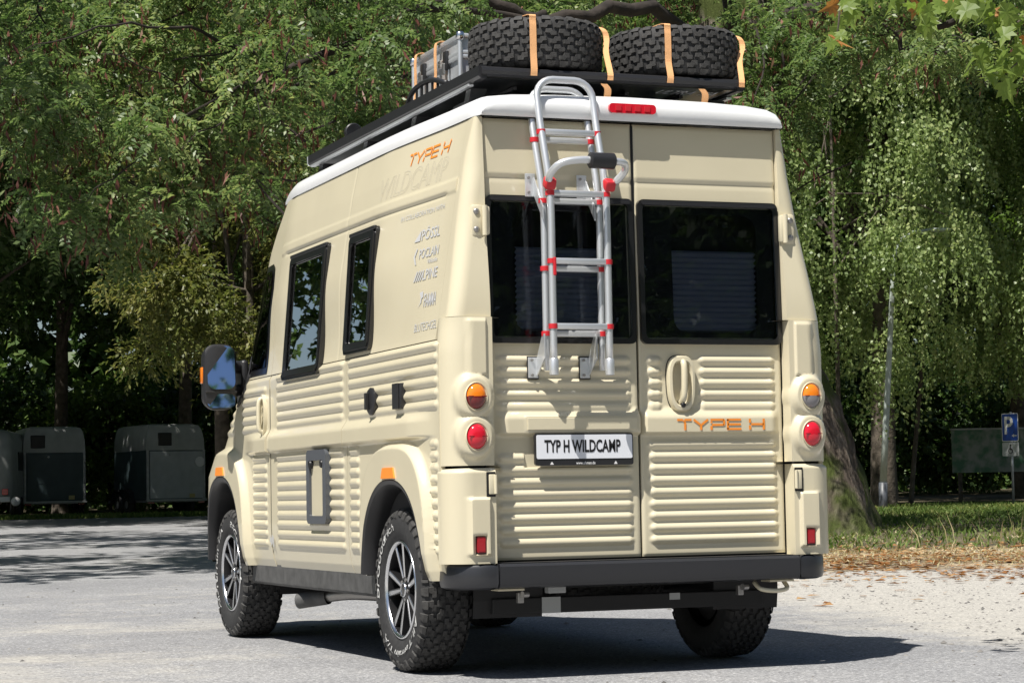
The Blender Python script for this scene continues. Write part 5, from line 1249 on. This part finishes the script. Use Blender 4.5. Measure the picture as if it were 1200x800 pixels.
# grab handle with foam grip and red clamps
hp = spl([(-.512, -.168, 2.288), (-.520, -.215, 2.330), (-.485, -.262, 2.372), (-.40, -.278, 2.388), (-.30, -.280, 2.388), (-.205, -.280, 2.386), (-.165, -.262, 2.378), (-.150, -.225, 2.350), (-.180, -.185, 2.302)], 6)
MB().tube(hp, .0175, 14).build('grab_handle', ALU, ladr, smooth=True)
MB().tube([(-.352, -.280, 2.388), (-.346, -.280, 2.388), (-.230, -.280, 2.387), (-.224, -.280, 2.387)], [.030, .038, .038, .030], 20).build('foam_grip', BLACKP, ladr, angle=40)
for x in (-.506, -.205):
    MB().box((x, -.165, 2.292), (.055, .060, .055), .014, rot=rotx(.5)).build('handle_clamp', RED, ladr, angle=40)
MB().box((-.500, -.195, 1.90), (.014, .014, .085), .004).build('red_latch', RED, ladr)
# =================================================================== trailers
TEAL = mat('dark_teal_panel', (.045, .068, .075), .5, noise=.2, nscale=3); TWHITE = mat('shade_dimmed_white_shell', (.36, .37, .36), .5, noise=.15, nscale=3)  # TWHITE: white darkened in its base colour for the deep tree shade
GALV = mat('galvanised_steel', (.38, .39, .40), .5, metal=.5, noise=.2, nscale=8); PGREY = mat('pale_ramp_panel', (.40, .42, .43), .55, noise=.12, nscale=4)
def horse_trailer(label, px, D, rz, ramp_m, sticker, left_win):
    b = gpt(px, D); t = empty('horse_trailer', tuple(b), rz); tag(t, label, 'trailer', 'horse trailers parked under the trees')
    W, L, z0, zm, z1 = 1.70, 3.1, .42, 1.76, 2.48
    # lower walls
    MB().prism([(-W/2, 0), (W/2, 0), (W/2, L*.8), (W*.28, L), (-W*.28, L), (-W/2, L*.8)], 'z', z0, zm-.004).build('lower_body', TEAL, t)
    # moulded upper shell: tapering, rounded
    V = []; F = []; secs = [(zm, 1.0, 0), (zm+.30, .985, .0), (z1-.16, .93, .05), (z1-.04, .86, .12), (z1, .70, .25)]; out = [(-1, 0), (-.5, -.004), (0, -.006), (.5, -.004), (1, 0), (1, .4), (1, .8), (.56, 1), (0, 1.02), (-.56, 1), (-1, .8), (-1, .4)]
    for z, k, dy in secs: V += [(x*W/2*k, dy+y*(L-2*dy), z) for x, y in out]
    n = len(out)
    for j in range(len(secs)-1):
        for i in range(n): F.append((j*n+i, j*n+(i+1) % n, (j+1)*n+(i+1) % n, (j+1)*n+i))
    F.append(tuple((len(secs)-1)*n+i for i in range(n))); MB().add(V, F).build('upper_shell', TWHITE, t, angle=35)
    # rear ramp with frame, hinges, latches
    MB().box((.02, -.022, (z0+zm)/2), (W-.16, .035, zm-z0-.06), .01).build('loading_ramp', ramp_m, t)
    for k in range(4): MB().box((.02, -.043, z0+.18+.32*k), (W-.22, .010, .02)).build('ramp_slat', ramp_m, t)
    for s in (-1, 1):
        MB().box((s*(W/2-.035), -.02, (z0+zm)/2), (.07, .06, zm-z0+.02), .008).build('corner_post', TWHITE if sticker and s > 0 else GALV, t)
        MB().tube([(s*(W/2-.03), -.05, z0+.1), (s*(W/2-.03), -.055, zm-.1)], .014, 8).build('ramp_strut', GALV, t)
        MB().box((s*(W/2-.12), -.03, .36), (.18, .05, .10), .01).build('rear_light', REDD, t)
        for k, y in enumerate((1.25, 1.95)):
            wl = MB().lathe([(.11, -.08), (.26, -.08), (.30, -.05), (.30, .05), (.26, .08), (.11, .08)], 24, 'x', (s*(W/2+.02), y, .30)).build('wheel', RUBBER, t, smooth=True); MB().lathe([(.0001, s*.07), (.14, s*.07), (.16, s*.082)], 20, 'x', (s*(W/2+.02), y, .30)).build('wheel_rim', GALV, wl, smooth=True)
        MB().prism([(.85, .34), (.95, .62), (1.15, .72), (2.05, .72), (2.25, .62), (2.35, .34), (2.28, .34), (2.0, .66), (1.2, .66), (.92, .34)], 'x', s*(W/2-.01), s*(W/2+.16)).build('mudguard', BLACKP, t)
    MB().box((0, L/2, .38), (W-.1, L, .07), .01).build('chassis', GALV, t); MB().box((0, -.05, .40), (W+.04, .10, .06), .01).build('rear_crossmember', TWHITE, t)
    MB().box(((-.44 if left_win else -.30)*W/2*1.2, -.002, zm+.30), (.40, .05, .36), .03).build('rear_window', BLK, t)
    MB().tube([(0, L-.1, .40), (0, L+1.2, .42)], .05, 8).build('drawbar', GALV, t)
    MB().box((W*.27, -.055, z0+.10), (.16, .006, .11)).build('number_plate', mat('yellowed_plate', (.45, .38, .16), .5), t)
    MB().lathe([(.03, -.05), (.03, -.075)], 10, 'y', (-W*.1, 0, zm-.12), cap=True).build('latch', GALV, t)
    if sticker: MB().lathe([(.0001, -.058), (.14, -.058), (.14, -.052)], 28, 'y', (W/2-.16, 0, zm-.32)).build('round_sticker', WHT, t)
    return t
horse_trailer('dark teal horse trailer with a dark window, left of the pair under the trees', 64, 62.5, -.165+.14, TEAL, False, True)
horse_trailer('horse trailer with pale ramp and round white sticker, beside the van mirror', 206, 62.0, -.22+.38, PGREY, True, False)
cb = gpt(-32, 60); cv = empty('caravan', tuple(cb), -.30); tag(cv, 'white caravan cut off by the left edge of the picture', 'caravan')
V = []; F = []; secs = [(.45, .96), (.60, 1.), (1.5, 1.), (2.1, .97), (2.32, .86), (2.40, .6)]; out = rrect(2.0, 3.6, .35, 5, 0, 1.8); n = len(out)
for z, k in secs: V += [(x*k, 1.8+(y-1.8)*k, z) for x, y in out]
for j in range(len(secs)-1):
    for i in range(n): F.append((j*n+i, j*n+(i+1) % n, (j+1)*n+(i+1) % n, (j+1)*n+i))
F += [tuple(range(n)), tuple((len(secs)-1)*n+i for i in range(n))]; MB().add(V, F).build('body', TWHITE, cv, angle=40)
MB().box((0, -.01, 1.55), (1.3, .03, .55), .02).build('rear_window', BLK, cv); MB().box((1.004, 1.8, 1.55), (.03, 1.0, .5), .02).build('side_window', BLK, cv)
MB().box((0, -.02, .52), (1.95, .10, .14), .02).build('bumper', WHT, cv)
for s in (-1, 1):
    MB().lathe([(.12, -.08), (.27, -.08), (.31, -.05), (.31, .05), (.27, .08), (.12, .08)], 24, 'x', (s*.93, 1.9, .31)).build('wheel', RUBBER, cv, smooth=True); MB().box((s*.85, -.03, .72), (.16, .05, .16), .01).build('rear_light', REDL, cv)
MB().lathe([(.0001, -.09), (.10, -.07), (.12, -.03), (.12, .06)], 20, 'y', (1.12, -.02, .46)).build('spare_wheel_cover', WHT, cv, smooth=True)
MB().tube([(0, 3.5, .45), (0, 4.6, .45)], .05, 8).build('drawbar', GALV, cv)

# =================================================================== street furniture on the right
def rp(px, py, D, b): return np.asarray(at(px, py, D))-np.asarray(b)
lbp = at(1034, 584, 43.6); lp_ = empty('lamp_post', tuple(lbp)); tag(lp_, 'slim pale leaning lamp post in the grass right of the big trunk', 'lamp post')
PALEM = mat('pale_green_paint', (.42, .47, .44), .55, noise=.12, nscale=5)
q0, q1 = np.zeros(3), rp(1047, 312, 43.6, lbp); pts = [q0+(q1-q0)*t for t in (.065, .3, .6, .9, 1)]+[rp(1049, 296, 43.6, lbp), rp(1056, 281, 43.6, lbp), rp(1070, 272, 43.6, lbp), rp(1092, 269, 43.6, lbp)]
MB().tube(pts, [.068, .062, .055, .048, .042, .037, .033, .029, .025], 14).build('post', PALEM, lp_, smooth=True); MB().tube([q0-np.array([0, 0, .4]), q0+(q1-q0)*.07], .085, 14).build('post_base', GREYP, lp_, smooth=True)
a_ = rp(1092, 269, 43.6, lbp); MB().box(a_+np.array([.15, -.055, -.01]), (.36, .13, .07), .03, rot=rotz(-YAW)).build('lamp_head', PALEM, lp_, angle=40)
# parking sign
sb = at(1187, 601, 46); sg_ = empty('parking_sign', tuple(sb), -YAW-.90); tag(sg_, 'blue parking sign with white P and arrow above a wheelchair plate on a steel post', 'sign')
SBLUE = mat('sign_blue', (.015, .07, .36), .4); k = 46/FPX; zt = (601-484)*k
MB().tube([(0, .03, -.3), (0, .03, zt+.03)], .026, 12).build('post', GALV, sg_, smooth=True)
sw, shh = .42, 33*k; z1 = zt; zc1 = z1-shh/2
MB().prism(rrect(sw, shh, .03, 4, 0, zc1), 'y', -.004, .0).build('sign_plate', WHT, sg_); MB().prism(rrect(sw-.03, shh-.03, .025, 4, 0, zc1), 'y', -.0065, -.0045).build('sign_face', SBLUE, sg_)
def ftext(nm, body, cx, cz, w_, h_, y, m, par):
    v, f = text2d(body, 1., bold=.02); v -= v.min(0); v /= v.max(0); return add(nm, [(cx-w_/2+a*w_, y, cz-h_/2+b*h_) for a, b in v], f, m, par)
ftext('letter_p', 'P', -.03, zc1+.04, .22, .36, -.008, WHT, sg_)
MB().prism([(.04, zc1-.17), (.10, zc1-.135), (.10, zc1-.158), (.17, zc1-.158), (.17, zc1-.182), (.10, zc1-.182), (.10, zc1-.205)], 'y', -.0085, -.007).build('arrow', WHT, sg_)
h2 = 16*k; zc2 = z1-shh-.02-h2/2; MB().prism(rrect(sw, h2, .02, 4, 0, zc2), 'y', -.004, .0).build('lower_plate', mat('plate_grey_white', (.5, .52, .53), .5), sg_)
MB().lathe([(.018, -.006), (.018, -.0075)], 12, 'y', (.0, 0, zc2+.085), cap=True).build('wheelchair_symbol', BLK, sg_)
m_ = MB(); m_.box((-.005, -.006, zc2+.03), (.022, .003, .085)); m_.box((.02, -.006, zc2-.01), (.06, .003, .018)); m_.box((.045, -.006, zc2-.045), (.018, .003, .06)); stuff(m_.build('wheelchair_symbol', BLK, sg_))
m_ = MB(); m_.add(*ring2([(-.005+.055*math.cos(t), zc2-.035+.055*math.sin(t)) for t in np.linspace(0, 6.283, 21)[:-1]], [(-.005+.042*math.cos(t), zc2-.035+.042*math.sin(t)) for t in np.linspace(0, 6.283, 21)[:-1]], 'y', -.0075, -.006)); m_.build('wheelchair_symbol', BLK, sg_)
# information board
ib = gpt(1165, 52); bo = empty('information_board', tuple(ib), -YAW); tag(bo, 'wide information board with a faded green map standing in the shade behind the parking sign', 'information board')
def map_mat():
    m = bpy.data.materials.new('faded_map'); m.use_nodes = True; n = m.node_tree; L = n.links.new; b = n.nodes['Principled BSDF']; b.inputs['Roughness'].default_value = .35
    tc = n.nodes.new('ShaderNodeTexCoord'); t = n.nodes.new('ShaderNodeTexNoise'); t.inputs['Scale'].default_value = 3.2; t.inputs['Detail'].default_value = 5; L(tc.outputs['Object'], t.inputs['Vector'])
    r = n.nodes.new('ShaderNodeValToRGB'); e = r.color_ramp.elements; e[0].position = .42; e[0].color = (.05, .14, .08, 1); e[1].position = .58; e[1].color = (.24, .26, .24, 1); L(t.outputs['Fac'], r.inputs['Fac']); L(r.outputs[0], b.inputs['Base Color']); return m
kk = 52/FPX; zb0, zb1 = float(at(1165, 553, 52)[2]-ib[2]), float(at(1165, 503, 52)[2]-ib[2]); x0, x1 = (1117-1165)*kk, (1262-1165)*kk
MB().box(((x0+x1)/2, 0, (zb0+zb1)/2), (x1-x0, .05, zb1-zb0), .004).build('board_panel', map_mat(), bo); MB().box(((x0+x1)/2, .0, zb1+.02), (x1-x0+.04, .08, .04), .004).build('board_top_rail', GALV, bo)
for x in (x0+.18, x1-.18): MB().box((x, .05, zb1/2-.1), (.09, .06, zb1+.2), .005).build('board_leg', BARK, bo)
for k_ in range(6): MB().box((x1-.75, -.027, zb1-.15-.11*k_), (.8-.07*(k_ % 3), .003, .018)).build('printed_line', GREYP, bo)

# =================================================================== maple branch hanging in from the upper right
MAPLE = leaf_mat('maple_leaf', [(.07, .13, .025), (.12, .19, .04), (.20, .26, .06), (.34, .33, .09)], .45, .45, .35, 1.2); MAPLED = leaf_mat('withered_maple_leaf', [(.28, .10, .03), (.36, .17, .06), (.42, .28, .10)], .3, .6, .2, 2)
mb_ = lD(np.array(7.2), np.array(12.5)); mt = empty('maple_tree', (mb_[0], mb_[1], 0)); tag(mt, 'maple branch with sunlit yellow-green lobed leaves hanging in at the upper right corner', 'tree'); MO = np.array([mb_[0], mb_[1], 0.])
MB().tube(spl([(0, 0, -.2), (.05, .02, 1.5), (-.05, .06, 3.2), (.05, 0, 5.5)], 5), np.linspace(.16, .09, 16), 12).build('trunk', BARK, mt, smooth=True)
lobes = [(0, 0), (.16, -.05), (.42, .05), (.28, .18), (.52, .40), (.26, .42), (.30, .62), (.12, .60), (0, 1.0), (-.12, .60), (-.30, .62), (-.26, .42), (-.52, .40), (-.28, .18), (-.42, .05), (-.16, -.05)]
LM = []
for q, mm in enumerate((MAPLE, MAPLE, MAPLE, MAPLED)):
    V = [(x, y, .10*abs(x)*(1+q*.4)-.16*y*y+.03*math.sin(9*x+q)) for x, y in lobes]+[(0, .38, -.02)]; c = len(lobes)
    F = [(i, (i+1) % c, c) for i in range(c)]; me = bpy.data.meshes.new('leaf'); me.from_pydata(V, [], F); me.materials.append(mm); me.update(); LM.append(me)
g = np.random.default_rng(131)
spots = [(985, 8, 10, 26), (980, 40, 7, 14), (1086, 4, 8, 16), (1082, 20, 5, 10), (1130, 0, 18, 22), (1170, 8, 20, 24), (1195, 20, 10, 20), (1155, 60, 10, 20), (1185, 70, 12, 22), (1200, 45, 8, 18), (1172, 88, 4, 10), (1225, 20, 14, 30), (1240, 70, 10, 30), (1060, -35, 14, 40), (1150, -40, 20, 50), (1230, -40, 16, 40)]
for (px, py, cnt, sp_) in spots:
    for _ in range(cnt):
        p = np.array(at(px+g.normal(0, sp_*.55), py+g.normal(0, sp_*.42), 11+g.uniform(-.5, .6)))-MO; o = bpy.data.objects.new('leaf', LM[g.choice(4, p=[.32, .32, .31, .05])]); link(o, mt)
        o.location = p; s_ = g.uniform(.085, .145); o.scale = (s_, s_, s_); o.rotation_euler = (g.normal(-1.9, .5), g.normal(0, .5), g.uniform(-1.9, 1.9)-YAW)
for pts in ([(1330, -40, 11.8), (1240, -20, 11.4), (1160, -12, 11.2), (1080, -20, 11), (985, -12, 11)], [(1240, -20, 11.4), (1200, 20, 11.2), (1165, 50, 11.1)], [(1240, -20, 11.4), (1225, 40, 11.2), (1185, 80, 11)], [(1080, -20, 11), (1083, 10, 11)], [(985, -12, 11), (983, 25, 11), (980, 45, 11)]):
    pp = spl([np.array(at(*q))-MO for q in pts], 4); MB().tube(pp, np.linspace(.016 if len(pts) > 3 else .007, .003, len(pp)), 6).build('twig', BARK, mt)
pp = spl([(-.03, .04, 3.0), np.array(at(1420, -30, 12.1))-MO, np.array(at(1330, -40, 11.8))-MO], 5); MB().tube(pp, np.linspace(.05, .017, len(pp)), 8).build('limb', BARK, mt, smooth=True)
